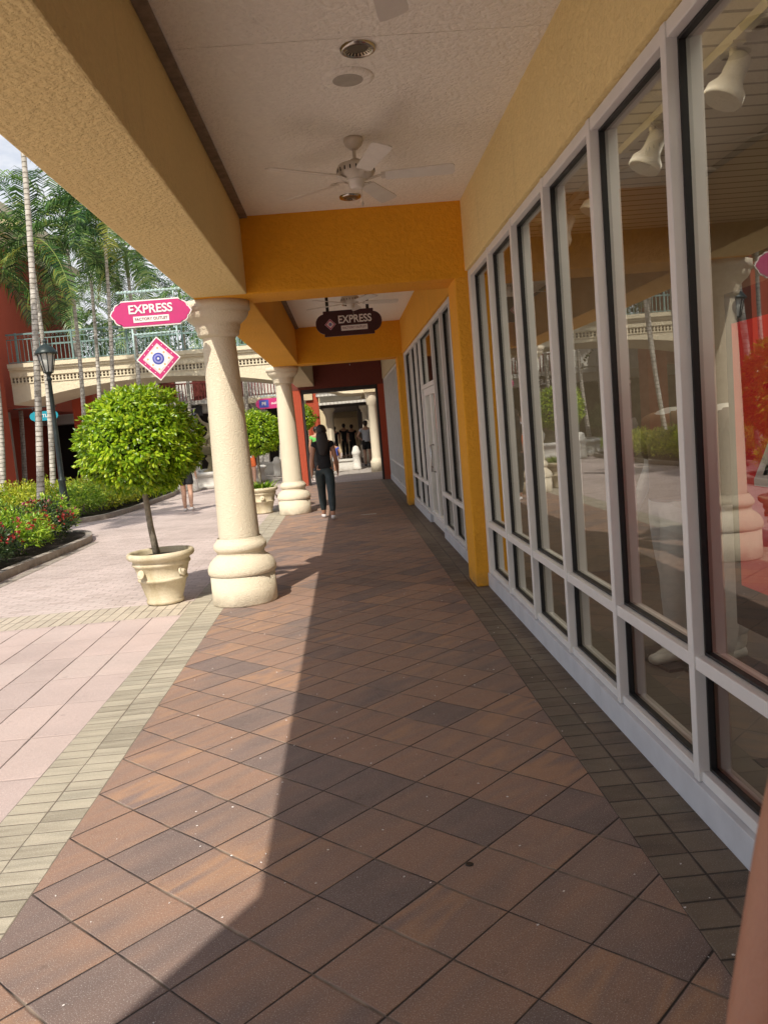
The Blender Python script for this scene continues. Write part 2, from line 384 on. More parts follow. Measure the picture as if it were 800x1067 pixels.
# ------------------------------------------------------------------ arcade building
AB=thing('arcade_building','yellow and orange stucco shopping arcade with columns, beams and glazed shopfronts','building',(0,0,0))
def part(name,mb,mat,parent=None,bevel=0,label=None):
    o=mb.build(name,mat,parent if parent is not None else AB,bevel)
    if label: o['label']=label
    return o
ZB,ZC=2.87,3.55
BX0,BX1=-1.265,-.77
CB=[(-1.95,-1.4),(7.75,8.3),(16.15,16.7)]       # crossbeam y-ranges
ends=[(-14,7.74,YEL,'pale yellow beam above the columns nearest the camera'),(8.31,16.14,ORG2,'orange beam above the columns'),(16.71,24.5,CREAM,'cream beam above the columns')]
for y0,y1,m,lab in ends:
    b=MB(); b.box(BX0,BX1,y0-.012,y1+.012,ZB,ZC+.1); part('column_beam',b,m,bevel=.012,label=lab)
for i,(y0,y1) in enumerate(CB):
    b=MB(); b.box(BX0+.004,1.32,y0,y1,ZB-.003,ZC+.05); part('crossbeam',b,ORG,bevel=.015)
b=MB()
segs=[(-14,-5.9),(-5.894,-.0),(.006,4.44),(4.446,7.76),(8.29,12.45),(12.456,16.16),(16.69,20.5),(20.506,24.6)]
for y0,y1 in segs: b.box(BX1+.003,1.22,y0,y1,ZC,ZC+.08)
part('ceiling',b,CEIL)
b=MB(); b.box(BX0+.02,2.6,-14,24.88,ZC+.13,4.8); b.box(BX0-.12,2.7,-14,24.9,4.8,5.0); part('upper_wall',b,YEL)
b=MB()
for y0,y1 in [(-14,7.74),(8.31,16.14),(16.71,24.5)]: b.box(BX1+.002,BX1+.07,y0,y1,ZC-.02,ZC-.002)
part('vent_strip',b,TRIMG)
for y0,y1,m in [(-14,7.76,YELW),(8.29,16.16,ORG2),(16.69,24.55,CREAM)]:
    b=MB(); b.box(1.215,1.42,y0,y1,2.925,ZC+.03); part('fascia_wall',b,m,bevel=.008)
for (y0,y1) in CB:
    b=MB(); b.box(1.115,1.42,y0+.01,y1-.05,0,ZB+.02); part('pilaster',b,ORG2,bevel=.012)
# unseen slab added behind the viewpoint to cast the slanted shadow edge
b=MB(); pts=[(-1.27,.26),(-4.4,-4.98),(-4.4,-9),(-1.27,-9)]
b.add([(x,y,ZB) for x,y in pts]+[(x,y,3.6) for x,y in pts],[(0,1,2,3),(7,6,5,4)]+[(k,4+k,4+(k+1)%4,(k+1)%4) for k in range(4)])
part('unseen_shadow_slab',b,YEL)
# red portal at the end
b=MB(); b.box(-1.52,-1.18,24.56,25.1,0,2.80); part('portal_pier',b,REDS,bevel=.01)
b=MB(); b.box(1.06,1.5,24.56,25.1,0,2.80); part('portal_pier',b,REDS,bevel=.01)
b=MB(); b.box(-1.53,1.6,24.55,25.12,2.79,4.79); part('portal_header',b,DRED)  # header's shade put into the colour as a darker red
b=MB(); b.box(-1.17,1.04,24.6,25.0,2.68,2.785); b.box(-1.175,-1.12,24.6,25.0,0,2.679); b.box(1.0,1.055,24.6,25.0,0,2.69); part('portal_frame',b,plain('dark_brown_frame',(.03,.02,.018),.5))

def column_parts(parent,x,y,h=2.87,mat=STONE):
    M=Matrix.Translation((x,y,0)); k=h/2.87
    prof=[(.31,0),(.315,.015),(.313,.289)]
    b=MB(); b.lathe(prof,40,M,True); base=b.build('column_base',mat,parent)
    b=MB(); b.lathe([(.318,.29),(.330,.305),(.332,.335),(.324,.37),(.303,.41),(.268,.445),(.240,.462),(.230,.48),(.228,.505),(.238,.512),(.254,.53),(.258,.555),(.250,.585),(.234,.60),(.222,.615),(.212,.64)],40,M,False); b.build('moulding',mat,base)
    b=MB(); b.lathe([(.197,.60),(.190,1.0),(.180,1.5),(.168,2.0),(.158,2.4),(.150,2.57)],40,M,False); sh=b.build('column_shaft',mat,parent)
    b=MB(); b.lathe([(.150,2.54),(.168,2.55),(.19,2.562),(.196,2.58),(.196,2.60),(.205,2.615),(.212,2.64),(.212,2.66),(.235,2.68),(.27,2.71),(.292,2.74),(.298,2.76),(.298,2.785),(.318,2.79),(.318,2.868)],40,M,True); b.build('column_capital',mat,parent)
for cy in (-9.5,-1.65,8.12,16.55):
    column_parts(AB,-1.11,cy)

# ---- shopfront glazing
GX=1.302
def pane(y0,y1,z0,z1,parent,x=GX):
    b=MB(); b.quad((x,y1,z0),(x,y0,z0),(x,y0,z1),(x,y1,z1)); o=b.build('window_pane',GLASS,parent)
    g=MB(); t=.012; w_=.02
    g.box(x-w_,x+.006,y0,y1,z0,z0+t); g.box(x-w_,x+.006,y0,y1,z1-t,z1)
    g.box(x-w_,x+.006,y0,y0+t,z0+t,z1-t); g.box(x-w_,x+.006,y1-t,y1,z0+t,z1-t)
    g.build('gasket',RUB,o); return o
def bay(y0,y1,muls,door=None):
    fr=MB(); fr.box(1.245,1.37,y0,y1,2.865,2.922); fr.box(1.252,1.37,y0,y1,.132,.175)
    sf=fr.build('shopfront_frame',ALU,AB,.004)
    segs=[(y0,y1)] if not door else [(y0,door[0]-.04),(door[1]+.04,y1)]
    for a,c in segs:
        k=MB(); n=max(1,round((c-a)/1.84)); L=(c-a)/n
        for i in range(n): k.box(1.228,1.37,a+i*L+.0015,a+(i+1)*L-.0015,0,.131)
        kk=k.build('kick_plate',ALU2,sf,.004)
        k=MB(); k.box(1.246,1.37,a,c,.578,.632); k.build('mid_rail',ALU,sf,.004)
    xs=sorted(set(muls)|{y0,y1-.05})
    if door: xs=sorted(set([m for m in xs if not(door[0]-.3<m<door[1]+.3)]+[door[0]-.05,door[1]]))
    for m in xs:
        k=MB(); k.box(1.238,1.372,m,m+.05,.133,2.921); k.build('mullion',ALU,sf,.004)
    for a,c in zip(xs[:-1],xs[1:]):
        p0,p1=a+.05,c
        if door and abs(p0-door[0])<.02:
            pane(p0,p1,2.15,2.865,sf)
            k=MB(); k.box(1.246,1.37,p0,p1,2.09,2.149); k.build('transom',ALU,sf,.004)
            mid=(p0+p1)/2
            for s,(q0,q1) in enumerate(((p0+.005,mid-.004),(mid+.004,p1-.005))):
                d=MB(); x0,x1=1.275,1.325
                d.box(x0,x1,q0,q0+.06,.01,2.085); d.box(x0,x1,q1-.06,q1,.01,2.085); d.box(x0,x1,q0+.06,q1-.06,.01,.2); d.box(x0,x1,q0+.06,q1-.06,1.98,2.085)
                do=d.build('door',ALU,sf,.004)
                g=MB(); g.quad((1.3,q1-.06,.2),(1.3,q0+.06,.2),(1.3,q0+.06,1.98),(1.3,q1-.06,1.98)); g.build('door_glass',GLASS,do)
                h=MB(); yy=q1-.03 if s==0 else q0+.03
                h.tube([(x0,yy,1.25),(x0-.05,yy,1.24),(x0-.05,yy,.86),(x0,yy,.85)],.012); h.build('handle',STEEL,do)
        else:
            pane(p0,p1,.633,2.864,sf); pane(p0,p1,.176,.577,sf)
bay(-6.2,7.76,[3.04-.92*k for k in range(-5,10)])
bay(8.27,16.16,[8.32+.92*k for k in range(1,8)],door=(11.3,13.1))
bay(16.67,24.55,[16.72+.72*k for k in range(1,11)])

# ---- shop interior
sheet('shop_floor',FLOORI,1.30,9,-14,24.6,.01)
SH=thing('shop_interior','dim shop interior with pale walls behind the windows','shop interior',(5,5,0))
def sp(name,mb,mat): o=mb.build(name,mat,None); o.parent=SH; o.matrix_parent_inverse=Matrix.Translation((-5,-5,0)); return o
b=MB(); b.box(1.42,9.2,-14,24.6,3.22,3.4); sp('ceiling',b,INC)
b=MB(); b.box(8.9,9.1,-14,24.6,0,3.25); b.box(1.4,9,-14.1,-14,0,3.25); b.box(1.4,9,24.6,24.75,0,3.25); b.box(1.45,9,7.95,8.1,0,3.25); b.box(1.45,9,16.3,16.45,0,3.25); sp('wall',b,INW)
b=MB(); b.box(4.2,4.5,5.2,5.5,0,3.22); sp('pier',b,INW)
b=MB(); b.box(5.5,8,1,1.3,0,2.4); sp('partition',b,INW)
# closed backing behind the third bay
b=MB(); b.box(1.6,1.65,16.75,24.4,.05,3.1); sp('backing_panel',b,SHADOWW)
b=MB(); b.box(1.88,1.92,.5,7.6,3.17,3.215)
one('track_rail',b,FANW,'long white lighting track on the shop ceiling just inside the glass','lighting track')
def spot():
    r=thing('track_spotlight','white track spotlight nearest the photographer, top right behind glass','spotlight',(1.9,3.9,3.17),0,'track spotlights along the shop window')
    b=MB(); b.lathe([(.018,0),(.018,-.06)],12); b.box(-.03,.03,-.06,.06,-.012,0); b.build('stem',FANW,r)
    T=Matrix.Translation((0,0,-.12))@Matrix.Rotation(R(28),4,'Y')
    b=MB(); b.lathe([(.035,.09),(.05,.07),(.052,-.02),(.062,-.05),(.088,-.085),(.092,-.13),(.085,-.135)],24,T); b.build('lamp_housing',FANW,r); return r
s0=spot()
for yy,lb in ((4.9,'second white track spotlight behind the glass'),(5.9,'third white track spotlight behind the glass'),(6.8,'fourth white track spotlight behind the glass, farthest')): copy_tree(s0,loc=(1.9,yy,3.17),label=lb)
b=MB(); b.lathe([(.085,0),(.085,.02)],24); DL=N('warm_lit_lamp'); DL.base((.9,.75,.5)); DL.b.inputs['Emission Color'].default_value=(1,.78,.42,1); DL.b.inputs['Emission Strength'].default_value=2.2
one('shop_downlight',b,DL.m,'small round lit warm lamp on the shop ceiling seen through the far windows','downlight',loc=(1.95,7.3,3.16))

for i,(x,y) in enumerate(((3.2,2.2),(3.2,5.6),(3.0,11.5))):  # large fill lights added to brighten the shop interior, without fixtures
    la=bpy.data.lights.new('shop_fill_light','AREA'); la.shape='RECTANGLE'; la.size=1.6; la.size_y=1.8; la.energy=42; la.color=(1,.86,.68)
    lo_=bpy.data.objects.new('shop_fill_light',la); col.objects.link(lo_); lo_.location=(x,y,3.15)
la=bpy.data.lights.new('poster_fill_light','AREA'); la.shape='RECTANGLE'; la.size=.2; la.size_y=4.5; la.energy=17; la.color=(1,.9,.76)  # strip fill light added to brighten the poster and mannequins
lo_=bpy.data.objects.new('poster_fill_light',la); col.objects.link(lo_); lo_.location=(1.5,3.4,3.15)
# ------------------------------------------------------------------ ceiling fixtures
def fan_proto():
    r=thing('ceiling_fan','white five blade ceiling fan in the nearest full bay, before the first orange crossbeam','ceiling fan',(.23,5.92,ZC),0,'ceiling fans down the arcade')
    b=MB(); b.lathe([(.065,0),(.068,-.02),(.055,-.05),(.025,-.075)],24); b.build('canopy',FANM,r)
    b=MB(); b.lathe([(.012,-.06),(.012,-.17)],10); b.build('downrod',FANM,r)
    b=MB(); b.lathe([(.03,-.14),(.045,-.155),(.115,-.175),(.128,-.20),(.128,-.235),(.11,-.26),(.07,-.275)],32); mo=b.build('motor_housing',FANM,r)
    b=MB()
    for k in range(20):
        a=2*PI*k/20; b.box(.1285,.131,-.004,.004,-.23,-.205,Matrix.Rotation(a,4,'Z'))
    b.build('vent_slot',DARKM,mo)
    b=MB(); b.lathe([(.07,-.27),(.055,-.285),(.05,-.32),(.035,-.335)],20); b.build('switch_cup',FANW,r)
    for k in range(5):
        a=R(-5+72*k); Rz=Matrix.Rotation(a,4,'Z'); T=Rz@Matrix.Rotation(R(-13),4,'X')
        b=MB(); b.prism([(.09,-.278),(.16,-.262),(.22,-.262),(.22,-.256),(.16,-.256),(.09,-.27)],-.018,.018,Rz); b.box(.17,.25,-.04,.04,-.003,.003,Matrix.Translation((0,0,-.26))@T); ir=b.build('blade_iron',FANM,r)
        n=10; P=[]
        for i in range(n+1):
            t=i/n; x=.20+.46*t; wv=.052+.016*t
            if t>.9: wv*=.93
            P.append((x,wv))
        b=MB(); T2=Matrix.Translation((0,0,-.262))@T
        pl=[(x,wv) for x,wv in P]+[(.672,.035),(.672,-.035)]+[(x,-wv) for x,wv in reversed(P)]
        nn=len(pl); vs=[(x,y,.004) for x,y in pl]+[(x,y,-.004) for x,y in pl]
        b.add(vs,[tuple(range(nn))[::-1],tuple(range(nn,2*nn))]+[(q,(q+1)%nn,nn+(q+1)%nn,nn+q) for q in range(nn)],T2); b.build('blade',FANW,r)
    b=MB(); b.tube([(.03,0,-.33),(.03,0,-.42)],.0015,5); b.lathe([(.001,-.42),(.007,-.43),(.007,-.445),(.001,-.455)],8,Matrix.Translation((.03,0,0))); b.build('pull_chain',FANM,r)
    return r
f0=fan_proto()
for (y,a,lb) in ((3.02,R(12),'white ceiling fan right above the camera, only a blade tip in frame'),(11.7,R(14),'white ceiling fan in the orange bay in front of the hanging sign'),(20.6,R(5),'small far white ceiling fan before the dark red portal')):
    copy_tree(f0,loc=(.23,y,ZC),rz=a,label=lb)
def downlight():
    r=thing('recessed_downlight','round chrome recessed downlight on the ceiling joint near the camera','downlight',(.24,4.46,ZC),0,'recessed ceiling downlights')
    b=MB(); b.lathe([(.062,-.004),(.066,-.010),(.085,-.008),(.088,-.001)],32,None,False); b.build('trim_ring',CHROME,r)
    b=MB(); n=36
    prof=[(.063,-.006),(.060,-.0035),(.056,-.0028)]
    b.lathe(prof,n,None,False); b.build('reflector',CHROME,r)
    b=MB(); b.lathe([(.0565,-.0035),(.0565,-.0025)],28); b.build('lamp_recess',FANM,r)
    return r
# real recess: a fluted cup hanging slightly proud with dark mirror flutes
def downlight2():
    r=thing('recessed_downlight','round chrome recessed downlight beside the ceiling joint near the camera','downlight',(.24,4.56,ZC),0,'recessed ceiling downlights')
    b=MB(); b.lathe([(.070,-.012),(.078,-.020),(.090,-.016),(.094,-.001)],40,None,False); b.build('trim_ring',CHROME,r)
    m=N('fluted_reflector'); p=m.coord(); s=m.n('ShaderNodeSeparateXYZ'); m.l(p,s.inputs[0])
    a=m.math('ARCTAN2',s.outputs[1],s.outputs[0]); f=m.math('SINE',m.math('MULTIPLY',a,22)); m.base(m.mix(m.mr(f,-.4,.4),(.05,.035,.025),(.55,.47,.36))); m.rough(.25); m.b.inputs['Metallic'].default_value=.7
    b=MB(); b.lathe([(.071,-.013),(.055,-.0035)],44,None,False); b.build('reflector',m.m,r)
    b=MB(); b.lathe([(.056,-.004),(.056,-.003)],28); b.build('lamp_recess',plain('dim_lamp',(.12,.1,.07),.4),r)
    return r
d0=downlight2()
for y,lb in ((7.35,'recessed downlight just in front of the first orange crossbeam'),(13.6,'recessed downlight behind the hanging corridor sign')): copy_tree(d0,loc=(.22,y,ZC),label=lb)
r=thing('ceiling_speaker','flush white round ceiling speaker with grey grille','speaker',(.19,4.93,ZC))
b=MB(); b.lathe([(.085,-.012),(.12,-.014),(.145,-.008),(.150,-.001)],40,None,False); b.build('bezel',CEIL,r)
b=MB(); b.lathe([(.086,-.0135),(.086,-.0125)],36); b.build('grille',plain('speaker_grille',(.45,.42,.37),.7),r)

# ------------------------------------------------------------------ signs
def text_mesh(s,size,mat,name,parent,loc,rot=(PI/2,0,0),bold=.012,extr=.002,spacing=1.0,sx=1.0):
    c=bpy.data.curves.new('t','FONT'); c.body=s; c.size=size; c.align_x='CENTER'; c.align_y='CENTER'; c.extrude=extr; c.offset=bold*size; c.space_character=spacing
    o=bpy.data.objects.new('t',c); col.objects.link(o)
    dg=bpy.context.evaluated_depsgraph_get(); me=bpy.data.meshes.new_from_object(o.evaluated_get(dg))
    bpy.data.objects.remove(o); me.materials.clear(); me.materials.append(mat)
    t=bpy.data.objects.new(name,me); col.objects.link(t); t.parent=parent; t.location=loc; t.rotation_euler=rot; t.scale=(sx,1,1); return t
def plaque(w_,h,kind):
    # outline in XZ, centred; stepped rounded ends
    pts=[]
    hw,hh=w_/2,h/2
    if kind=='ornate':
        e=hh*.95; q=[(hw-e,hh)]
        q+=[(hw-e+.02,hh-.05*h*2)]
        for k in range(5):
            a=PI/2*(1-k/4)-.05; q.append((hw-e*.86+e*.55*math.cos(a)*1.0, hh*.40+hh*.42*math.sin(a)-.0))
        q+=[(hw-.02,hh*.30),(hw,0)]
        top=q; right=top+[(x,-z) for x,z in reversed(top[:-1])]
    else:
        e=hh*.8; q=[(hw-e,hh),(hw-e,hh*.86)]
        for k in range(6):
            a=PI/2*(1-k/5); q.append((hw-e+e*math.cos(a),hh*.86*math.sin(a)))
        top=q; right=top+[(x,-z) for x,z in reversed(top[:-1])]
    left=[(-x,z) for x,z in reversed(right)]
    return right[::-1]+left[::-1] if False else right+left
def diamond(parent,hd,y,rim=True):
    def dm(s): return [(0,s),(s,0),(0,-s),(-s,0)]
    b=MB(); b.prism(dm(hd),y-.012,y+.012); pn=b.build('diamond_panel',SIGNW,parent)
    b=MB(); b.prism(dm(hd*.93),y-.0145,y-.0125); b.build('diamond_border',MAG,pn)
    b=MB(); st=[]
    for k in range(16):
        a=2*PI*k/16; rr=hd*(.63 if k%4==0 else (.50 if k%2==0 else .44)); st.append((rr*math.sin(a),rr*math.cos(a)))
    b.prism(dm(hd*.70),y-.0165,y-.015); b.build('diamond_field',SIGNP,pn)
    b=MB(); b.prism(st,y-.0185,y-.017); b.build('rosette',SIGNW,pn)
    def disc(r_,cx=0,cz=0,n=20): return [(cx+r_*math.sin(2*PI*k/n),cz+r_*math.cos(2*PI*k/n)) for k in range(n)]
    b=MB()
    for k in range(8):
        a=2*PI*k/8; q=.38 if k%2 else .48; b.prism(disc(hd*.05,hd*q*math.sin(a),hd*q*math.cos(a),8),y-.0205,y-.019)
    b.build('rosette_dot',SIGNO,pn)
    b=MB(); b.prism(disc(hd*.27),y-.0205,y-.019); b.build('rosette_ring',SIGNB,pn)
    b=MB(); b.prism(disc(hd*.20),y-.0225,y-.021); b.build('rosette_inner_ring',plain('lilac_paint',(.3,.3,.65),.5),pn)
    b=MB(); b.prism(disc(hd*.13),y-.0245,y-.023); b.build('rosette_centre',SIGNB,pn)
    b=MB(); b.prism(disc(hd*.05),y-.0265,y-.025,None); b.build('rosette_middle',SIGNW,pn)
    b=MB()
    for k in range(4):
        for t in (.25,.5,.75):
            a0=Vector((0,hd*.82)) if k==0 else None
            c4=[(0,1),(1,0),(0,-1),(-1,0)]; p=Vector(c4[k])*(1-t)+Vector(c4[(k+1)%4])*t; p*=hd*.815
            b.prism(disc(hd*.022,p.x,p.y,6),y-.0165,y-.015)
    b.build('border_dot',SIGNW,pn)
    return pn
# blade sign by the first column
BS=thing('blade_sign','magenta EXPRESS factory outlet bracket sign with quilt-pattern diamond beside the first column','bracket sign',(-1.632,7.72,2.765)); BS.scale=(.96,.96,.96)
b=MB(); b.prism(plaque(.76,.245,'ornate'),-.016,.016); pn=b.build('panel',SIGNW,BS)
b=MB(); b.prism(plaque(.735,.222,'ornate'),-.0195,-.0165); b.prism(plaque(.735,.222,'ornate'),.0165,.0195); b.build('panel_face',MAG,pn)
text_mesh('EXPRESS',.110,SIGNW,'lettering',BS,(0,-.022,.035),bold=.022,sx=1.0)
b=MB(); b.box(-.165,.165,-.023,-.021,-.082,-.026); b.build('white_strip',SIGNW,BS)
text_mesh('FACTORY OUTLET',.036,TEXTG,'small_lettering',BS,(0,-.025,-.054),bold=.01,extr=.001)
b=MB()
b.tube([(-.30,0,.20),(.50,0,.205)],.011); 
for x in (-.22,.22): b.tube([(x,0,.20),(x,0,.12)],.008)
for k in range(22): b.lathe([(.012,-.012),(.017,0),(.012,.012)],8,Matrix.Translation((-.28+k*.035,0,.203)),False)
b.tube([(-.19,0,-.12),(-.19,0,-.42)],.009); b.tube([(.22,0,-.12),(.22,0,-.36)],.009); b.tube([(-.19,0,-.19),(.22,0,-.185)],.009)
for k in range(12): b.lathe([(.01,-.01),(.014,0),(.01,.01)],8,Matrix.Translation((-.18+k*.036,0,-.187)),False)
b.tube([(.46,0,.205),(.46,0,.30)],.011)
b.build('bracket',BRKT,BS)
D=thing('x','','',(0,0,0)); bpy.data.objects.remove(D)
dh=diamond(BS,.205,-.006); dh.location=(.025,0,-.425)
# second blade sign by the portal
B2=thing('blade_sign','far small magenta and blue bracket sign by the red portal pier','bracket sign',(-2.12,24.9,2.50))
b=MB(); b.prism(plaque(.82,.30,'round'),-.015,.015); b.build('panel',MAG,B2)
b=MB(); b.box(-.31,-.03,-.02,-.016,-.11,.11); b.build('blue_field',SIGNB,B2)
text_mesh('FE',.13,SIGNW,'lettering',B2,(-.17,-.023,0),bold=.02); b=MB()
text_mesh('outlet',.10,SIGNW,'lettering',B2,(.16,-.02,0),bold=.02)
b=MB(); b.tube([(-.3,0,.22),(.81,0,.22)],.012); b.tube([(-.2,0,.22),(-.2,0,.13)],.01); b.tube([(.2,0,.22),(.2,0,.13)],.01); b.build('bracket',BRKT,B2)
# hanging corridor sign
HS=thing('hanging_sign','dark maroon EXPRESS factory outlet sign hanging from the arcade ceiling','hanging sign',(.20,12.6,3.14))
b=MB(); b.prism(plaque(.98,.335,'round'),-.022,.022); b.box(-.37,.37,-.021,.021,-.185,.185); pn=b.build('panel',MAROON,HS,.004)
text_mesh('EXPRESS',.155,SIGNW,'lettering',HS,(.09,-.026,.045),bold=.02,sx=.86)
b=MB(); b.box(-.12,.27,-.026,-.0225,-.115,-.04); b.build('white_strip',SIGNW,HS)
text_mesh('FACTORY OUTLET',.042,TEXTG,'small_lettering',HS,(.075,-.028,-.077),bold=.01,extr=.001)
dd=diamond(HS,.082,-.012); dd.location=(-.275,0,-.01)
b=MB()
for x in (-.30,.29):
    b.box(x-.022,x+.022,-.02,.02,.18,.40); b.box(x-.06,x+.06,-.05,.05,.395,.409)
b.build('hanger',DARKM,HS)

# ------------------------------------------------------------------ poster and mannequins in the window
P=thing('poster_stand','red sale poster in a black frame standing behind the nearest window','poster',(1.80,2.90,0))
b=MB(); b.box(-.02,.02,-.72,.93,.52,2.06); b.build('frame',BLACKP,P)
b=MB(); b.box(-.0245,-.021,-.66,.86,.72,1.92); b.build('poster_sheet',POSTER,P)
t=text_mesh('40%',.50,SIGNW,'lettering',P,(-.026,.28,1.24),rot=(PI/2,0,-PI/2),bold=.008,extr=.001)
b=MB(); n=32; vs=[(-.026,.43+.14*math.cos(2*PI*k/n),.90+.14*math.sin(2*PI*k/n)) for k in range(n)]; b.add(vs,[tuple(range(n))[::-1]]); b.build('white_disc',SIGNW,P)
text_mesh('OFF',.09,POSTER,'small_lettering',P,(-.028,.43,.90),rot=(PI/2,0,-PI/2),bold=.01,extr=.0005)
b=MB(); b.box(-.015,.015,-.5,-.47,0,.52); b.box(-.015,.015,.50,.53,0,.52); b.box(-.15,.15,.47,.56,0,.012); b.build('stand_leg',BLACKP,P)

# ------------------------------------------------------------------ human figures
RK=1.14
def skin(name,pts,edges,mat,parent,sub=2,root=None):
    keys=list(pts); me=bpy.data.meshes.new(name); me.from_pydata([pts[k][0] for k in keys],[(keys.index(a),keys.index(b_)) for a,b_ in edges],[])
    o=bpy.data.objects.new(name,me); col.objects.link(o)
    md=o.modifiers.new('s','SKIN'); md.branch_smoothing=.3; md.use_smooth_shade=True
    for i,k in enumerate(keys):
        rr=pts[k][1]; rr=(rr,rr) if isinstance(rr,(int,float)) else rr; me.skin_vertices[0].data[i].radius=(rr[0]*RK,rr[1]*RK)
        me.skin_vertices[0].data[i].use_root=(k==(root or keys[0]))
    s=o.modifiers.new('d','SUBSURF'); s.levels=sub; s.render_levels=sub
    dg=bpy.context.evaluated_depsgraph_get(); m2=bpy.data.meshes.new_from_object(o.evaluated_get(dg))
    bpy.data.objects.remove(o); m2.materials.clear(); m2.materials.append(mat)
    for p in m2.polygons: p.use_smooth=True
    r=bpy.data.objects.new(name,m2); col.objects.link(r)
    if parent: r.parent=parent
    return r
def person(root,H=1.7,skinm=SKIN,stride=.0,top=BLK,bottom=BLK,shoe=SHOEB,hair=HAIR,long_hair=False,shorts=False,sleeve=.5,arms=None,female=False,skin_shoe=None,face=True,armsub=2):
    k=H/1.7; sw=.155 if female else .18; hw=.085
    arms=arms or {}
    def V(x,y,z): return (x*k,y*k,z*k)
    p={}
    p['pel']=(V(0,0,.95),(.118*k,.088*k)); p['waist']=(V(0,.0,1.08),((.105 if female else .125)*k,.09*k)); p['chest']=(V(0,.0,1.26),((.125 if female else .15)*k,.10*k))
    p['uch']=(V(0,-.005,1.38),(.11*k,.085*k)); p['neck']=(V(0,.005,1.475),.052*k); p['h0']=(V(0,.02,1.545),.062*k); p['h1']=(V(0,.02,1.61),(.078*k,.092*k)); p['h2']=(V(0,.01,1.66),(.066*k,.082*k))
    E=[('pel','waist'),('waist','chest'),('chest','uch'),('uch','neck'),('neck','h0'),('h0','h1'),('h1','h2')]
    sl={'L':-1,'R':1}
    if not face:
        for q_ in ('h0','h1','h2'): p.pop(q_)
        E=[e for e in E if e[0] in p and e[1] in p]
    for s,sg in sl.items():
        fwd=stride*(1 if s=='L' else -1)
        hip=V(sg*hw,0,.89); kn=V(sg*(hw+.005),.03+fwd*.5,.49+.01); an=V(sg*(hw+.005),fwd-.02,.085+(.04 if fwd<0 else 0)); toe=V(sg*(hw+.02),fwd+.12,.03+(.0 if fwd<0 else 0.0))
        p['hip'+s]=(hip,.078*k); p['th'+s]=(tuple((Vector(hip)+Vector(kn))/2),.072*k); p['kn'+s]=(kn,.053*k)
        cv=tuple(Vector(kn)*.65+Vector(an)*.35+Vector((0,-.012*k,0))); p['ca'+s]=(cv,.055*k); p['an'+s]=(an,.036*k); p['toe'+s]=(toe,(.038*k,.026*k))
        E+=[('pel','hip'+s),('hip'+s,'th'+s),('th'+s,'kn'+s),('kn'+s,'ca'+s),('ca'+s,'an'+s),('an'+s,'toe'+s)]
        a=arms.get(s,dict(el=(sg*(sw+.06),-.03-fwd*.15,1.12),wr=(sg*(sw+.075),.05-fwd*.4,.89)))
        sh=V(sg*sw,-.005,1.39); el=V(*a['el']); wr=V(*a['wr'])
        d=(Vector(wr)-Vector(el)).normalized(); pm=tuple(Vector(wr)+d*.055*k)
        p['sh'+s]=(sh,.056*k); p['el'+s]=(el,.038*k); p['ua'+s]=(tuple((Vector(sh)+Vector(el))/2),.046*k); p['fa'+s]=(tuple(Vector(el)*.7+Vector(wr)*.3),.041*k); p['wr'+s]=(wr,.026*k); p['pm'+s]=(pm,(.034*k,.017*k))
        E+=[('uch','sh'+s),('sh'+s,'ua'+s),('ua'+s,'el'+s),('el'+s,'fa'+s),('fa'+s,'wr'+s),('wr'+s,'pm'+s)]
        side=Vector((0,1,0)) if abs(d.y)<.7 else Vector((0,0,1)); side=(side-d*side.dot(d)).normalized(); inn=d.cross(side)*(-sg)
        for q,(off,L) in enumerate(((-.026,.06),(-.009,.074),(.009,.078),(.026,.07))):
            b0=Vector(pm)+side*off*k+d*.02*k; m1=b0+d*L*.5*k; m2=m1+(d*.9+inn*.35).normalized()*L*.5*k
            p[f'f{q}a{s}']=(tuple(b0),.010*k); p[f'f{q}b{s}']=(tuple(m1),.0088*k); p[f'f{q}c{s}']=(tuple(m2),.0075*k)
            E+=[('pm'+s,f'f{q}a{s}'),(f'f{q}a{s}',f'f{q}b{s}'),(f'f{q}b{s}',f'f{q}c{s}')]
        b0=Vector(wr)+d*.03*k+side*.03*k; m1=b0+(d+side*.9).normalized()*.035*k; m2=m1+(d+side*.2).normalized()*.03*k
        p['ta'+s]=(tuple(b0),.013*k); p['tb'+s]=(tuple(m1),.0105*k); p['tc'+s]=(tuple(m2),.009*k); E+=[('pm'+s,'ta'+s),('ta'+s,'tb'+s),('tb'+s,'tc'+s)]
    body=skin('body',p,E,skinm,root,armsub,'pel')
    # face: nose, ears joined to the body mesh; eyes and mouth as children
    fb=MB()
    fb.tube([V(0,.098,1.632),V(0,.112,1.60),V(0,.122,1.585),V(0,.10,1.575)],[.008*k,.012*k,.015*k,.008*k],8)
    for sg in (-1,1): fb.tube([V(sg*.078,.0,1.59),V(sg*.09,-.005,1.61),V(sg*.085,-.002,1.64)],[.01*k,.016*k,.01*k],6)
    if face: fb.build('nose',skinm,root)
    for sg in ((-1,1) if face else ()):
        eb=MB(); eb.lathe([(.001,-.01),(.008,-.006),(.0105,0),(.008,.006),(.001,.01)],10,Matrix.Translation(V(sg*.03,.098,1.615))@Matrix.Scale(k,4)); e=eb.build('eye',EYEW,root)
        ib=MB(); ib.lathe([(.001,-.004),(.005,0),(.001,.004)],8,Matrix.Translation(V(sg*.03,.106,1.615))@Matrix.Scale(k,4)); ib.build('iris',DARKM,e)
    mb=MB(); mb.tube([V(-.024,.095,1.552),V(0,.104,1.55),V(.024,.095,1.552)],[.003*k,.007*k,.003*k],6)
    if face: mb.build('mouth',plain('lips',(.4,.12,.1),.5),root)
    # clothing
    g=.014*k; c={}; 
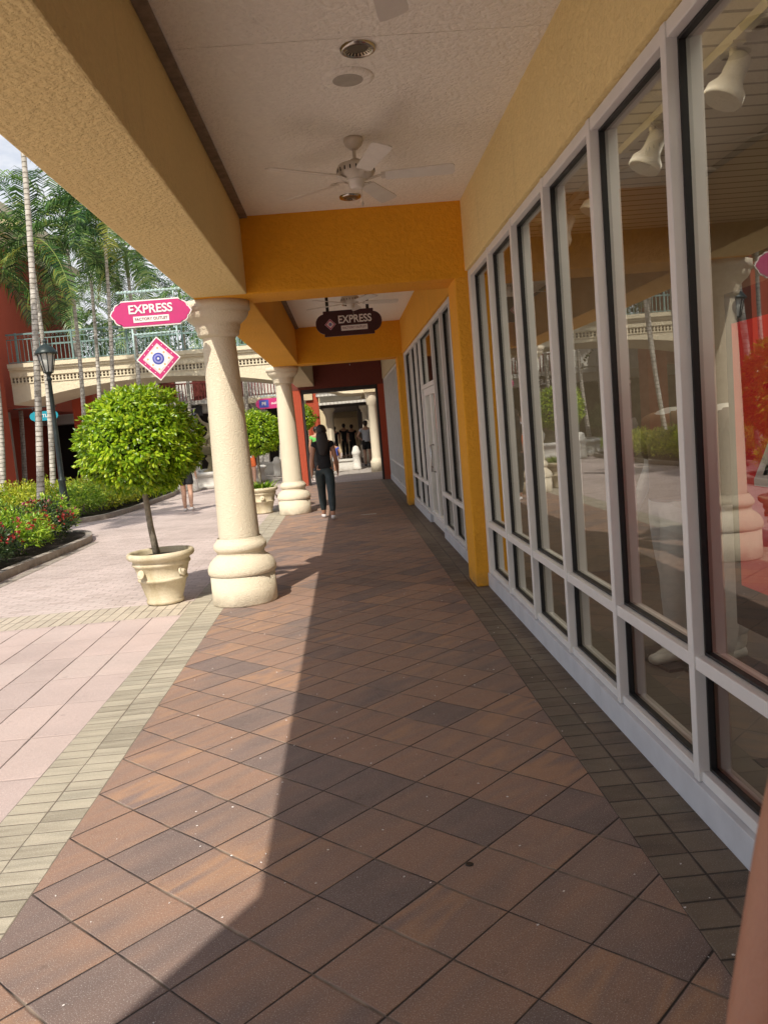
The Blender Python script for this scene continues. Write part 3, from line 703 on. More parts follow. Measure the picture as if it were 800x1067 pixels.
    def ex(n,e=g,zz=None):
        v,rr=p[n]; rr=(rr+e,rr+e) if isinstance(rr,(int,float)) else (rr[0]+e,rr[1]+e); c[n]=(v,rr)
    if top:
        c={}
        for n in ('pel','waist','chest','uch'): ex(n)
        c['pel']=(V(0,0,.93),(c['pel'][1][0]+.028*k,c['pel'][1][1]+.036*k)); c['nk']=(V(0,0,1.43),.062*k) if face else (V(0,0,1.47),.066*k)
        CE=[('pel','waist'),('waist','chest'),('chest','uch'),('uch','nk')]
        for s in ('' if sleeve<.05 else 'LR'):
            ex('sh'+s,.010*k); a=Vector(p['sh'+s][0]); e_=Vector(p['el'+s][0]); m_=a.lerp(e_,sleeve); c['sl'+s]=(tuple(m_),.058*k); CE+=[('uch','sh'+s),('sh'+s,'sl'+s)]
        skin('shirt',c,CE,top,root,2,'waist')
    if bottom:
        c={}; ex('pel',.016*k); c['pel']=(V(0,0,.96),(c['pel'][1][0]+.012*k,c['pel'][1][1]+.026*k)); c['wa']=(V(0,0,1.06),((.108 if female else .126)*k+.012*k,.10*k)); CE=[('pel','wa')]
        for s in 'LR':
            gg=.014*k if not shorts else .018*k
            ex('hip'+s,gg+.012*k); ex('th'+s,gg); CE+=[('pel','hip'+s),('hip'+s,'th'+s)]
            if shorts:
                a=Vector(p['th'+s][0]).lerp(Vector(p['kn'+s][0]),.35); c['hem'+s]=(tuple(a),.088*k); CE+=[('th'+s,'hem'+s)]
            else:
                ex('kn'+s,gg); ex('ca'+s,gg); v=Vector(p['an'+s][0])+Vector((0,0,.03*k)); c['hem'+s]=(tuple(v),.045*k); CE+=[('th'+s,'kn'+s),('kn'+s,'ca'+s),('ca'+s,'hem'+s)]
        skin('shorts' if shorts else 'trousers',c,CE,bottom,root,2,'pel')
    if shoe:
        for s in 'LR':
            an=Vector(p['an'+s][0]); toe=Vector(p['toe'+s][0])
            q={'a':(tuple(Vector((an.x,an.y-.03*k,an.z-.04*k))),.038*k),'b':(tuple(an.lerp(toe,.5)+Vector((0,0,-.015*k))),(.042*k,.036*k)),'c':(tuple(toe+Vector((0,.035*k,.004*k))),(.042*k,.026*k))}
            skin('shoe',q,[('a','b'),('b','c')],shoe,root,2,'a')
    if hair:
        hb=MB(); hb.lathe([(.002,-1),(.5,-.86),(.80,-.55),(.96,-.2),(1,.15),(.93,.5),(.72,.78),(.4,.95),(.002,1.0)],20,Matrix.Translation(V(0,-.022,1.628))@Matrix.Diagonal((.092*k,.108*k,.108*k,1))@Matrix.Rotation(R(-14),4,'X'),False)
        ho=hb.build('hair',hair,root)
        if long_hair:
            q={'c':(V(0,-.075,1.62),(.08*k,.05*k)),'c2':(V(0,-.105,1.53),(.10*k,.05*k)),'d':(V(0.01,-.125,1.42),(.105*k,.042*k)),'e':(V(.01,-.13,1.30),(.09*k,.036*k)),'f':(V(.0,-.125,1.17),(.05*k,.022*k))}
            skin('ponytail',q,[('c','c2'),('c2','d'),('d','e'),('e','f')],hair,ho,2,'c')
    return p
W1=thing('person','woman with long dark hair, black top and dark leggings walking down the corridor','person',(-.42,14.95,0))
person(W1,1.66,SKIN,.34,BLK,LEGG,SHOEW,HAIR,True,female=True,sleeve=.35)
W2=thing('person','man in pale grey t-shirt and black shorts seen from behind, far down the corridor','person',(.83,33.6,0))
person(W2,1.80,SKINL,.10,GRYC,BLK,SHOEB,HAIR,shorts=True,arms={'L':dict(el=(-.33,-.06,1.16),wr=(-.17,.10,1.0)),'R':dict(el=(.33,-.06,1.16),wr=(.17,.10,1.0))})
W3=thing('person','person in white top and black shorts with bare legs behind the nearest ball tree','person',(-3.72,19.3,0))
person(W3,1.62,SKINL,.08,WHC,BLK,SHOEW,HAIR,True,female=True,shorts=True)
W4=thing('person','person in green top partly hidden behind the red portal pier','person',(-.98,28.6,0))
person(W4,1.7,SKIN,.1,GRNC,BLK,SHOEB,HAIR)
W5=thing('person','small child in blue top and white shorts beyond the portal','person',(-.42,30.6,0))
person(W5,1.12,SKIN,.08,BLUC,WHC,SHOEW,HAIR,shorts=True)
W6=thing('person','person in orange shorts and white top half hidden behind the first column','person',(-3.05,26.6,0))
person(W6,1.66,SKINL,.05,WHC,ORC,SHOEW,HAIR,shorts=True)
for i,(x,y,lb,h) in enumerate(((-.55,44,'dark-clothed person at left of the far group in the second arcade',1.7),(-.05,44.5,'dark-clothed person in middle of the far group in the second arcade',1.8),(.35,43.6,'dark-clothed person at right of the far group in the second arcade',1.72))):
    Q=thing('person',lb,'person',(x,y,0)); person(Q,h,SKIN,.08,BLK,BLK,SHOEB,HAIR)
Q=thing('person','dark-clothed person standing by the left red building, behind the first palm','person',(-12.6,31.0,0)); person(Q,1.75,SKIN,.04,BLK,BLK,SHOEB,HAIR)
# person at the photographer's right whose bare arm enters the frame
W7=thing('person','bare-armed person close to the camera, only an upper arm in the bottom right corner','person',(.55,.60,-.04))
person(W7,1.70,SKINN,.0,BLK,BLUC,SHOEW,HAIR,sleeve=.02,arms={'L':dict(el=(-.275,-.03,1.10),wr=(-.26,-.22,1.22))},armsub=3)
def mannequin(label,x,y,rz,top,bottom):
    r=thing('mannequin',label,'mannequin',(x,y,.02),rz,None); person(r,1.78,MANQ,.1,top,bottom,SHOEW,None,sleeve=.9,face=False)
    b=MB(); b.box(-.25,.25,-.22,.22,-.009,.012); b.build('base_plate',BLACKP,r); return r
mannequin('shop mannequin in white trousers behind the second window pane',1.95,5.0,R(100),plain('sand_knit',(.28,.2,.13),.85),WHC)
mannequin('shop mannequin in dark brown jacket beside the red poster',2.1,4.62,R(95),plain('brown_jacket',(.05,.025,.015),.8),WHC)
mannequin('shop mannequin farther back in the shop in a light shirt',3.1,6.2,R(120),GRYC,BLUC)
r=thing('display_table','low dark display table with folded clothes inside the shop','table',(4.3,3.2,0))
b=MB(); b.box(-.7,.7,-1,1,.70,.76); b.build('table_top',plain('dark_wood',(.08,.045,.025),.4),r,.005)
for sx in (-.62,.62):
    for sy in (-.9,.9): b=MB(); b.box(sx-.03,sx+.03,sy-.03,sy+.03,.012,.70); b.build('leg',BLACKP,r)
for i in range(4):
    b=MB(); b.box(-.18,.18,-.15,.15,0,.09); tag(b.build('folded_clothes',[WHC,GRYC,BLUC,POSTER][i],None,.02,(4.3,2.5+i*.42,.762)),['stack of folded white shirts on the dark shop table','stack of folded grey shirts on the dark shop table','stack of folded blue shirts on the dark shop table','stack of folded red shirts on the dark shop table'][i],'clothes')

# ------------------------------------------------------------------ foliage
def leaf(mb,p,d,nrm,L,Wd,fold=.25):
    d=d.normalized(); s=d.cross(nrm)
    if s.length<1e-3: s=d.cross(Vector((1,0,.1)))
    s.normalize(); n=s.cross(d); dn=n*(-fold*Wd)
    mb.add([p,p+d*L*.5+s*Wd*.5+dn,p+d*L-n*L*.12,p+d*L*.5-s*Wd*.5+dn,p+d*L*.5],[(0,1,4),(1,2,4),(2,3,4),(3,0,4)])
def rv(): 
    while True:
        v=Vector((random.uniform(-1,1),random.uniform(-1,1),random.uniform(-1,1)))
        if .05<v.length<1: return v.normalized()
def ball_tree(label,loc,H,R0,n,rz=0,ls=.062,name='topiary_tree'):
    r=thing(name,label,'tree',loc,rz,'ball-clipped trees in cast stone pots')
    b=MB(); b.tube([(.02,0,0),(-.015,.01,.3),(-.03,0,.6),(-.03,0,H-R0*.6)],[.038,.032,.030,.028],10)
    for k in range(7):
        a=2*PI*k/7; b.tube([(-.03,0,H-R0*.75),(.25*R0*math.cos(a),.25*R0*math.sin(a),H-R0*.2),(.6*R0*math.cos(a+.4),.6*R0*math.sin(a+.4),H+R0*.2*math.sin(k*3))],[.02,.012,.005],6)
    b.build('trunk',BARK,r)
    b=MB(); c=Vector((-.03,0,H)); ph=[random.uniform(0,6) for _ in range(6)]
    def rad(v):
        return R0*(1+.05*math.sin(7*v.x+ph[0])*math.sin(6*v.y+ph[1])+.03*math.sin(11*v.z+ph[2]+4*v.x)+.02*math.sin(17*v.y+ph[3]+9*v.z))
    for i in range(n):
        # sprigs: 4-6 leaves round a short shoot
        v=rv(); 
        if v.z<-.35: v.z*=.93
        q=random.random(); rr=rad(v)*(1-.38*q*q) + (random.random()<.03)*.05
        v2=Vector((v.x,v.y,v.z*(.95 if v.z>0 else .86))); p=c+v2*rr
        ax=(v+Vector((0,0,.25))+rv()*.35).normalized()
        for j in range(5):
            t=rv(); d=(ax*.55+t*.65+Vector((0,0,-.45))).normalized()
            leaf(b,p+t*.018,d,ax,ls*random.uniform(.7,1.2),ls*.5)
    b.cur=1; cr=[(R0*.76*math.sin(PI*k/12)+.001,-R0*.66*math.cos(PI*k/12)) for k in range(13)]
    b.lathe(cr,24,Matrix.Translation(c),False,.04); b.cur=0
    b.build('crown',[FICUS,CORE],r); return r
def planter(label,loc,rz=0,sc=1):
    r=thing('planter_pot',label,'plant pot',loc,rz,'cast stone pots for the ball trees')
    b=MB(); b.lathe([(.165,0),(.185,.012),(.186,.035),(.178,.05),(.232,.235),(.245,.24),(.250,.255),(.245,.268),(.236,.272),(.270,.39),(.285,.40),(.290,.415),(.284,.43),(.278,.435),(.288,.455),(.318,.468),(.332,.485),(.334,.51),(.322,.53),(.300,.532),(.288,.51),(.285,.45)],48,Matrix.Scale(sc,4),False); b.f.append(list(range(48))[::-1]); b.mi.append(0); b.sm.append(False)
    b.build('pot_body',POT,r)
    b=MB(); b.lathe([(.01,.485),(.15,.49),(.288,.47)],32,Matrix.Scale(sc,4),False,.02); b.build('soil',SOIL,r)
    b=MB()
    for a in (R(-35),R(55),R(145),R(235)):
        T=Matrix.Rotation(a,4,'Z')@Matrix.Translation((.275*sc,0,.33*sc))@Matrix.Rotation(R(75),4,'Y')
        b.lathe([(.045*sc,0),(.05*sc,.008),(.035*sc,.018),(.03*sc,.012),(.018*sc,.03),(.002,.032)],12,T,False)
    b.build('rosette_ornament',POT,r)
    return r
planter('weathered cream stone pot to the left of the first column',(-1.955,8.44,0))
ball_tree('clipped ball tree in the pot left of the first column, largest in view',(-2.02,8.48,.47),1.13,.578,3400)
planter('weathered cream stone pot beside the second column',(-1.80,17.2,0),R(40))
ball_tree('clipped ball tree in the pot between the two columns, half hidden',(-1.80,17.2,.47),1.15,.50,1700,R(70))
b=MB()
for i in range(160):
    a=random.uniform(0,6.28); rr=random.uniform(0,.24); p=Vector((rr*math.cos(a),rr*math.sin(a),.49)); d=Vector((math.cos(a)*.7,math.sin(a)*.7,random.uniform(.5,1.4))); leaf(b,p,d,Vector((0,0,1)),random.uniform(.12,.26),.025)
one('potted_grass',b,HEDGE,'grassy green tufts around the foot of the second ball tree','plant',loc=(-1.80,17.2,0))

def shrub(name,label,x,y,rx,ry,h,mat,n,ls,group,fl=None,fn=0,z0=.12):
    r=thing(name,label,'shrub',(x,y,0),random.uniform(0,6),group)
    b=MB()
    for k in range(6):
        a=random.uniform(0,6.28); b.tube([(0,0,z0-.1),(rx*.3*math.cos(a),ry*.3*math.sin(a),h*.4),(rx*.6*math.cos(a),ry*.6*math.sin(a),h*.75)],[.012,.009,.004],5)
    b.build('stem',BARK,r)
    b=MB(); ph=[random.uniform(0,6) for _ in range(4)]
    for i in range(n):
        v=rv(); v.z=abs(v.z) if random.random()<.85 else v.z*.5
        q=1-.45*random.random()**2; q*=1+.14*math.sin(5*v.x+ph[0])*math.sin(5*v.y+ph[1])+.08*math.sin(13*v.x+ph[2])
        p=Vector((v.x*rx*q,v.y*ry*q,z0+max(0,v.z*.62+.38)*(h-z0)*q))
        ax=(v+Vector((0,0,.5))+rv()*.4).normalized()
        for j in range(4):
            t=rv(); leaf(b,p+t*ls*.3,(ax*.7+t*.75).normalized(),ax,ls*random.uniform(.6,1.3),ls*.42)
    b.build('foliage',mat,r)
    if fl:
        b=MB()
        for i in range(fn):
            v=rv(); v.z=abs(v.z)*.9+.15; v.normalize(); q=1.0+.05*random.random()
            p=Vector((v.x*rx*q,v.y*ry*q,z0+(v.z*.62+.38)*(h-z0)*q+.02))
            for j in range(9):
                t=rv(); leaf(b,p+t*.03,(t+v*.6).normalized(),v,random.uniform(.03,.055),.035,.1)
        tag(b.build('blossoms',fl,r),kind='stuff')
    return r
# planting beds: earth, kerb
def bed(name,poly,label):
    r=thing(name,label,'planting bed',(0,0,0))
    n=len(poly); b=MB(); vs=[(x,y,.085) for x,y in poly]; b.add(vs,[tuple(range(n))]); b.build('soil',SOIL,r)
    b=MB(); c=Vector((sum(p[0] for p in poly)/n,sum(p[1] for p in poly)/n))
    for i in range(n):
        a=Vector(poly[i]); d=Vector(poly[(i+1)%n])
        e=(d-a).normalized(); nn=Vector((e.y,-e.x)); w_=.11
        if (c-a).dot(nn)>0: nn=-nn
        a2,d2=a-e*.02,d+e*.02
        q=[a2,d2,d2+nn*w_,a2+nn*w_]; b.add([(v.x,v.y,-.01) for v in q]+[(v.x,v.y,.11) for v in q],[(0,1,2,3),(7,6,5,4)]+[(k,4+k,4+(k+1)%4,(k+1)%4) for k in range(4)])
    b.build('kerb',CONC,r); return r
def curve(pts,n=6):
    out=[]
    for i in range(len(pts)):
        p0,p1,p2,p3=[Vector(pts[(i+k)%len(pts)]) for k in (-1,0,1,2)]
        for k in range(n):
            t=k/n; out.append(tuple(.5*((2*p1)+(-p0+p2)*t+(2*p0-5*p1+4*p2-p3)*t*t+(-p0+3*p1-3*p2+p3)*t**3)))
    return out
bed('near_planting_bed',curve([(-4.75,9.2),(-4.72,11.5),(-4.65,13.4),(-4.72,14.9),(-5.4,16.0),(-7.5,16.6),(-10.5,16.2),(-11,12),(-9,8),(-6,7.6)]),'curved kerbed bed of red and pink flowering shrubs at left')
bed('far_planting_bed',curve([(-6.0,18.8),(-5.5,20.4),(-5.4,23),(-5.4,25.6),(-5.8,27.6),(-7.5,28.4),(-10.5,27.8),(-11.4,24),(-11,20.5),(-8.4,18.6)]),'kerbed bed of yellow green shrubs and palms beyond the side path')
sheet('kerb_edge_paving',CONC,-4.55,-4.40,9,14.6,.0006)
random.seed(21)
G1='flowering shrubs in the near bed'
sh1=[(-5.15,10.6,.5,.5,.55,DKL,FLP,'low dark shrub with pale pink flowers at the left picture edge'),(-5.15,11.7,.5,.5,.62,DKL,FLR,'dark shrub with red flower heads near the kerb at left'),
(-5.1,12.9,.52,.5,.72,HEDGE,FLR,'green shrub dotted red in the middle of the near bed kerb'),(-5.2,14.1,.55,.5,.75,DKL,FLR,'olive green shrub with red tips at the bend of the kerb'),
(-5.45,15.2,.5,.45,.78,HEDGE,FLP,'round green shrub with pink flowers at the far tip of the near bed'),(-6.0,9.6,.6,.6,.7,DKL,FLP,'dark shrub with pink flowers out to the left of the bed')]
for x,y,rx,ry,h,m,f,lb in sh1: shrub('flowering_shrub',lb,x,y,rx,ry,h,m,650,.075,G1,f,34)
G2='bright green shrubs at the back of the near bed'
for x,y,rx,ry,h,lb in [(-6.35,13.2,.7,.7,1.15,'tall bright green shrub at the left picture edge behind the flowers'),(-6.5,14.7,.7,.6,1.05,'bright green shrub behind the flowers, just left of the lamp post foot'),(-7.4,12.2,.8,.8,1.2,'bright green shrub farthest left in the bed'),(-7.6,15.2,.8,.6,1.1,'green shrub low against the red building pier')]:
    shrub('green_shrub',lb,x,y,rx,ry,h,HEDGE,900,.085,G2)
G3='yellow green shrubs in the far bed'
ys=[]; k=0
for (x,y) in [(-6.3,19.6),(-6.0,20.8),(-6.0,22.0),(-6.0,23.2),(-6.0,24.4),(-6.0,25.6),(-6.4,26.8),(-7.3,20.0),(-7.4,21.6),(-7.3,23.2),(-7.3,24.9),(-8.6,20.6),(-8.8,22.6),(-8.7,24.8)]:
    row='front kerb row' if x>-7 else ('middle row' if x>-8 else 'back row')
    idx=['first','second','third','fourth','fifth','sixth','seventh'][[q for q in range(14) if 1][k]%7 if x>-7 else ([7,8,9,10,11,12,13].index(k) if k<11 else k-11) if True else 0]
    shrub('yellow_green_shrub',f'{idx} yellow green shrub from the near end, {row} of far bed',x,y,.68,.68,random.uniform(.72,.9),YELS if k%5 else HEDGE,620,.085,G3); k+=1
# tall spiky sprig
r=thing('croton_sprig','tall pale variegated sprig rising above the green shrubs at left','plant',(-6.35,14.2,.1))
b=MB(); b.tube([(0,0,0),(.05,0,.8),(.12,0,1.5)],[.02,.014,.006],6); b.build('stem',BARK,r)
b=MB()
for i in range(70):
    z=.75+.8*i/70; a=i*2.4; leaf(b,Vector((.05+.05*z,0,z)),Vector((math.cos(a),math.sin(a),.35)),Vector((0,0,1)),.15*(1.2-.5*i/70),.05)
b.build('foliage',leaf_mat('variegated_leaves',[(0,(.12,.16,.03)),(.5,(.35,.36,.12)),(1,(.55,.45,.2))]),r)

def frond(mb,base,az,el,L,droop,nl=34,ll=.55,tw=0):
    d=Vector((math.cos(az)*math.cos(el),math.sin(az)*math.cos(el),math.sin(el))); p=Vector(base); st=L/16; pts=[p.copy()]
    for i in range(16):
        d=(d+Vector((0,0,-droop*(.4+i/12)/16*1.6))).normalized(); p=p+d*st; pts.append(p.copy())
    mb.tube(pts,[.018*(1-i/20) for i in range(17)],4,False)
    for i in range(nl):
        t=.12+.88*i/(nl-1); f=t*16; k=min(int(f),15); q=pts[k].lerp(pts[k+1],f-k); tg=(pts[k+1]-pts[k]).normalized()
        s=tg.cross(Vector((0,0,1))); 
        if s.length<.1: s=Vector((math.sin(az),-math.cos(az),0))
        s.normalize(); u=s.cross(tg); l=ll*(math.sin(PI*(.12+.8*t))**.6)*random.uniform(.8,1.1)
        for sg in (-1,1):
            dd=(s*sg*.9+tg*.55+u*random.uniform(-.1,.35)).normalized(); e=q+dd*l*.55; e2=e+(dd*.75+Vector((0,0,-.75))).normalized()*l*.5
            w_=.030+.012*random.random(); wv=tg*w_
            mb.add([q-wv*.5,q+wv*.5,e+wv*.6,e-wv*.6,e2],[(0,1,2,3),(3,2,4)])
def palm(label,x0,y0,x1,y1,zt,r0,nf=11,L=2.3,mat=PALM,ll=.6,aged=0,group='slender palms rising from the planting beds',nl=42):
    r=thing('palm_tree',label,'palm tree',(x0,y0,0),0,group)
    b=MB(); n=14; dx,dy=x1-x0,y1-y0; pts=[];rr=[]
    for i in range(n+1):
        t=i/n; bow=math.sin(PI*t)*.12; pts.append((dx*t+bow*.6,dy*t+bow,zt*t)); rr.append(r0*(1.25-.55*t if t>.08 else 1.6-4*t))
    b.tube(pts,rr,14); b.build('trunk',TRUNK,r)
    top=Vector(pts[-1]); b=MB(); b.tube([top+Vector((0,0,-.05)),top+Vector((0,0,.35)),top+Vector((0,0,.8))],[r0*.85,r0*.95,r0*.45],10); b.build('crownshaft',plain('palm_crownshaft_green',(.12,.2,.06),.4),r)
    b=MB(); c=top+Vector((0,0,.75)); a0=random.uniform(0,6)
    for k in range(nf):
        frond(b,c,a0+2.399*k,R(72-95*k/nf+random.uniform(-8,8)),L*random.uniform(.85,1.1),random.uniform(1.0,1.5),nl,ll)
    b.build('crown',mat,r)
    if aged:
        b=MB()
        for k in range(aged): frond(b,c+Vector((0,0,-.15)),a0+1+k*2.1,R(-20),L*.8,1.6,24,ll*.8)
        b.build('old_frond',PAGED,r)
    return r
random.seed(5)
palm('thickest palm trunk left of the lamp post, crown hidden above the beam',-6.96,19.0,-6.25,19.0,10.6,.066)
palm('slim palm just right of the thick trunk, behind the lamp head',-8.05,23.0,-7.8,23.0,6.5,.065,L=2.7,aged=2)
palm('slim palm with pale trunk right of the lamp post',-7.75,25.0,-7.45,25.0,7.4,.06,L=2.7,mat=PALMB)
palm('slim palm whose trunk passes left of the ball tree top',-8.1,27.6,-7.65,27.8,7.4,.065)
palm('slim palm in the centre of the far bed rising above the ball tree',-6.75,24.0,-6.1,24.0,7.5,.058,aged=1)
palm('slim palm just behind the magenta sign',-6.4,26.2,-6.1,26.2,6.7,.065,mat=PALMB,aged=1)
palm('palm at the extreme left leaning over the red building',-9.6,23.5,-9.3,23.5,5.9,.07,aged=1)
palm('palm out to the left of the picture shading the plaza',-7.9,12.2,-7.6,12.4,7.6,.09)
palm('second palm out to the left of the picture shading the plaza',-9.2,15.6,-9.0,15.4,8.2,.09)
G5='palms behind the footbridge'
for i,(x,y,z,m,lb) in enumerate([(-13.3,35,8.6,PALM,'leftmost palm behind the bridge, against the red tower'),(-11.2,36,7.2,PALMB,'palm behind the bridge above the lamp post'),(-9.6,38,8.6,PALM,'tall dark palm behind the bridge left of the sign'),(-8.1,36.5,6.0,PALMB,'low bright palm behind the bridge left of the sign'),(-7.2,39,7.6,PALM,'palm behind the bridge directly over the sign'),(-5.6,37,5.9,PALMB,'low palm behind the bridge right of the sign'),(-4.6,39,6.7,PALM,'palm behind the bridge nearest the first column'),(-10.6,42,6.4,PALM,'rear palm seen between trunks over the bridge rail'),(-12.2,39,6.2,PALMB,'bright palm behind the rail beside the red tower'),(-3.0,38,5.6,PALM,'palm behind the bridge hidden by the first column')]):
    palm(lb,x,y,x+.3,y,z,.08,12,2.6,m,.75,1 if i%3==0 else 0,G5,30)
# broadleaf mass behind bridge
random.seed(11)
for (x,y,z,s,lb) in [(-9.5,46,5.6,2.2,'leafy tree behind the palms, left of the bridge centre'),(-5.2,46,5.2,2.0,'leafy tree behind the palms at the right end of the bridge'),(-13.5,47,6.2,2.4,'leafy tree behind the red tower and palms')]:
    r=thing('leafy_tree',lb,'tree',(x,y,0),0,'leafy trees behind the footbridge')
    b=MB(); b.tube([(0,0,0),(.1,0,z*.5),(0,0,z)],[.2,.14,.06],8)
    for k in range(6): a=k; b.tube([(0,0,z*.55),(s*.5*math.cos(a),s*.5*math.sin(a),z*.9)],[.08,.02],6)
    b.build('trunk',BARK,r); b=MB()
    cl=[(rv()*s*.7,random.uniform(.4,.75)*s) for _ in range(12)]
    for i in range(2600):
        cc,q=random.choice(cl); v=rv(); p=cc+v*q*random.uniform(.6,1)+Vector((0,0,z)); leaf(b,p,(v+rv()*.7).normalized(),v,random.uniform(.18,.3),.14)
    b.build('crown',DKL if x<-6 else HEDGE,r)

# ------------------------------------------------------------------ street lamp
L=thing('street_lamp','black iron street lamp with glass lantern in the left planting','street lamp',(-6.19,18.4,0))
b=MB(); b.lathe([(.15,0),(.15,.06),(.12,.09),(.10,.14),(.095,.55),(.11,.58),(.11,.62),(.085,.66),(.07,.95),(.085,.97),(.085,1.0),(.058,1.03),(.045,2.6),(.04,3.12),(.06,3.14),(.06,3.17),(.035,3.2),(.05,3.26),(.09,3.30)],20); b.build('post',LAMPM,L)
b=MB()
def ring(r_,z,n=8): return [Vector((r_*math.cos(2*PI*(k+.5)/n),r_*math.sin(2*PI*(k+.5)/n),z)) for k in range(n)]
lo,hi=ring(.095,3.30),ring(.185,3.70)
for k in range(8): b.tube([lo[k],hi[k]],.011,5)
for rg in (lo,hi): b.tube(rg+[rg[0]],.013,5)
b.build('lantern_frame',LAMPM,L)
b=MB(); b.lathe([(.083,3.31),(.168,3.69)],8,Matrix.Rotation(PI/8,4,'Z'),False); b.build('lantern_glass',LGLASS,L)
b=MB(); b.lathe([(.235,3.69),(.24,3.71),(.21,3.76),(.15,3.83),(.08,3.88),(.04,3.90),(.035,3.93),(.05,3.95),(.04,3.98),(.008,4.02)],24); b.build('lantern_cap',LAMPM,L)

# ------------------------------------------------------------------ footbridge
FB=thing('footbridge','cream arched footbridge with pierced band and teal railing behind the palms','footbridge',(-4.5,30,0))
def fbp(name,mb,mat,parent=None): 
    o=mb.build(name,mat,None); o.parent=parent or FB
    o.matrix_parent_inverse=Matrix.Translation((4.5,-30,0)) if not parent else Matrix.Identity(4); return o
xa,xb=-11.4,1.0; Y0,Y1=30,33.2
def arch(x): 
    t=(x+6.6)/5.4; return 3.92-.72*min(abs(t),1.25)**2.0
n=40; b=MB(); xs_=[xa+(xb-xa)*i/n for i in range(n+1)]
for y,flip in ((Y0,0),(Y1,1)):
    vs=[];fs=[]
    for x in xs_: vs+= [(x,y,max(arch(x),2.5)),(x,y,4.08)]
    for i in range(n): f=(2*i,2*i+2,2*i+3,2*i+1); fs.append(f if not flip else f[::-1])
    b.add(vs,fs)
vs=[];fs=[]
for x in xs_: vs+=[(x,Y0,max(arch(x),2.5)),(x,Y1,max(arch(x),2.5))]
for i in range(n): fs.append((2*i,2*i+1,2*i+3,2*i+2))
b.add(vs,fs); fbp('arch_span',b,BRIDGE)
b=MB(); b.box(xa,xb,Y0-.06,Y0+.12,4.30,4.52); b.box(xa,xb,Y0-.14,Y0+.12,4.52,4.60); b.box(xa,xb,Y0-.20,Y0+.2,4.60,4.74); b.box(xa,xb,Y0+.2,Y1,4.45,4.62); b.box(xa,xb,Y1-.1,Y1+.1,4.08,4.74); fbp('deck_cornice',b,BRIDGE)
b=MB(); b.box(xa,xb,Y0-.03,Y0+.02,4.06,4.10); b.box(xa,xb,Y0-.03,Y0+.02,4.27,4.302)
x=xa
while x<xb: b.box(x,x+.05,Y0-.02,Y0+.02,4.10,4.27); x+=.125
b.box(xa,xb,Y0-.021,Y0+.019,4.178,4.195); fbp('pierced_band',b,BRIDGE)
b=MB(); b.box(xa,xb,Y0+.1,Y0+.14,4.08,4.3); fbp('band_backing',b,SHADOWW)
b=MB(); z0,z1=4.78,5.72
b.box(xa,xb,Y0-.02,Y0+.03,z1,z1+.06); b.box(xa,xb,Y0-.01,Y0+.02,z1-.16,z1-.13); b.box(xa,xb,Y0-.01,Y0+.02,z0,z0+.03)
x=xa
while x<xb:
    b.box(x,x+.018,Y0-.004,Y0+.014,z0+.03,z1-.16); 
    b.lathe([(.03,-.01),(.04,0),(.03,.01)],8,Matrix.Translation((x+.07,Y0,z1-.065))@Matrix.Rotation(PI/2,4,'X'),False); x+=.14
x=xa+.3
while x<xb: b.box(x,x+.06,Y0-.03,Y0+.04,4.74,z1+.08); x+=1.9
fbp('railing',b,RAILM)
b=MB(); b.box(xa,xb,Y1-.02,Y1+.03,z1,z1+.06)
x=xa
while x<xb: b.box(x,x+.018,Y1-.004,Y1+.014,4.74,z1); x+=.16
fbp('rear_railing',b,RAILM)
b=MB(); b.box(-1.2,-.3,33.4,34.0,0,3.0); 

# ------------------------------------------------------------------ left red building + tower
RB=thing('red_building','brick red building with square piers where the bridge lands at left','building',(-13.5,32,0))
def loc_part(root,name,mb,mat,parent=None):
    o=mb.build(name,mat,None); o.parent=root; o.matrix_parent_inverse=Matrix.Translation(-root.location); return o
for q_ in ((-12.45,-11.42,28.2,29.4,0,8.4),(-16.5,-15.3,26.5,27.8,0,8.4),(-10.55,-9.75,33.6,34.6,0,4.05)): b=MB(); b.box(*q_); loc_part(RB,'pier',b,REDS)
b=MB(); b.box(-24,-12.6,29.4,42,3.4,9.6); loc_part(RB,'wall',b,REDS)
b=MB(); b.box(-24,-12.6,29.0,29.39,3.2,3.9); b.box(-24.2,-12.4,29.1,42.2,9.6,10.0); b.box(-24.4,-12.2,28.9,42.4,10.0,10.3); loc_part(RB,'cornice',b,CREAM)
b=MB(); b.box(-24,-13,33.5,33.7,0,3.3); loc_part(RB,'shop_wall',b,SHADOWW)
b=MB(); b.box(-21,-14,33.42,33.48,.3,2.7); loc_part(RB,'window',b,BLACKP)
TW=thing('red_tower','slim brick red tower rising behind the palms, above the bridge rail','building',(-13.7,44,0))
b=MB(); b.box(-18.2,-15.5,43,46,0,12.2); loc_part(TW,'wall',b,REDS)
b=MB(); b.box(-18.5,-15.2,42.7,46.3,12.2,12.6); b.box(-18.8,-14.9,42.4,46.6,12.6,12.95); loc_part(TW,'cornice',b,CREAM)
CBd=thing('cream_building','tall building with bracketed beige cornice at the top left, behind the palms','building',(-24,50,0))
b=MB(); b.box(-32,-19.0,48,60,0,14.6); loc_part(CBd,'wall',b,CREAM)
b=MB(); b.box(-32.5,-18.6,47.5,60.5,14.6,14.9); b.box(-32.8,-18.2,47.1,60.8,15.2,15.9)
x=-32
while x<-18.7: b.box(x,x+.3,47.3,47.9,14.9,15.2); x+=.65
loc_part(CBd,'cornice',b,BRIDGE)

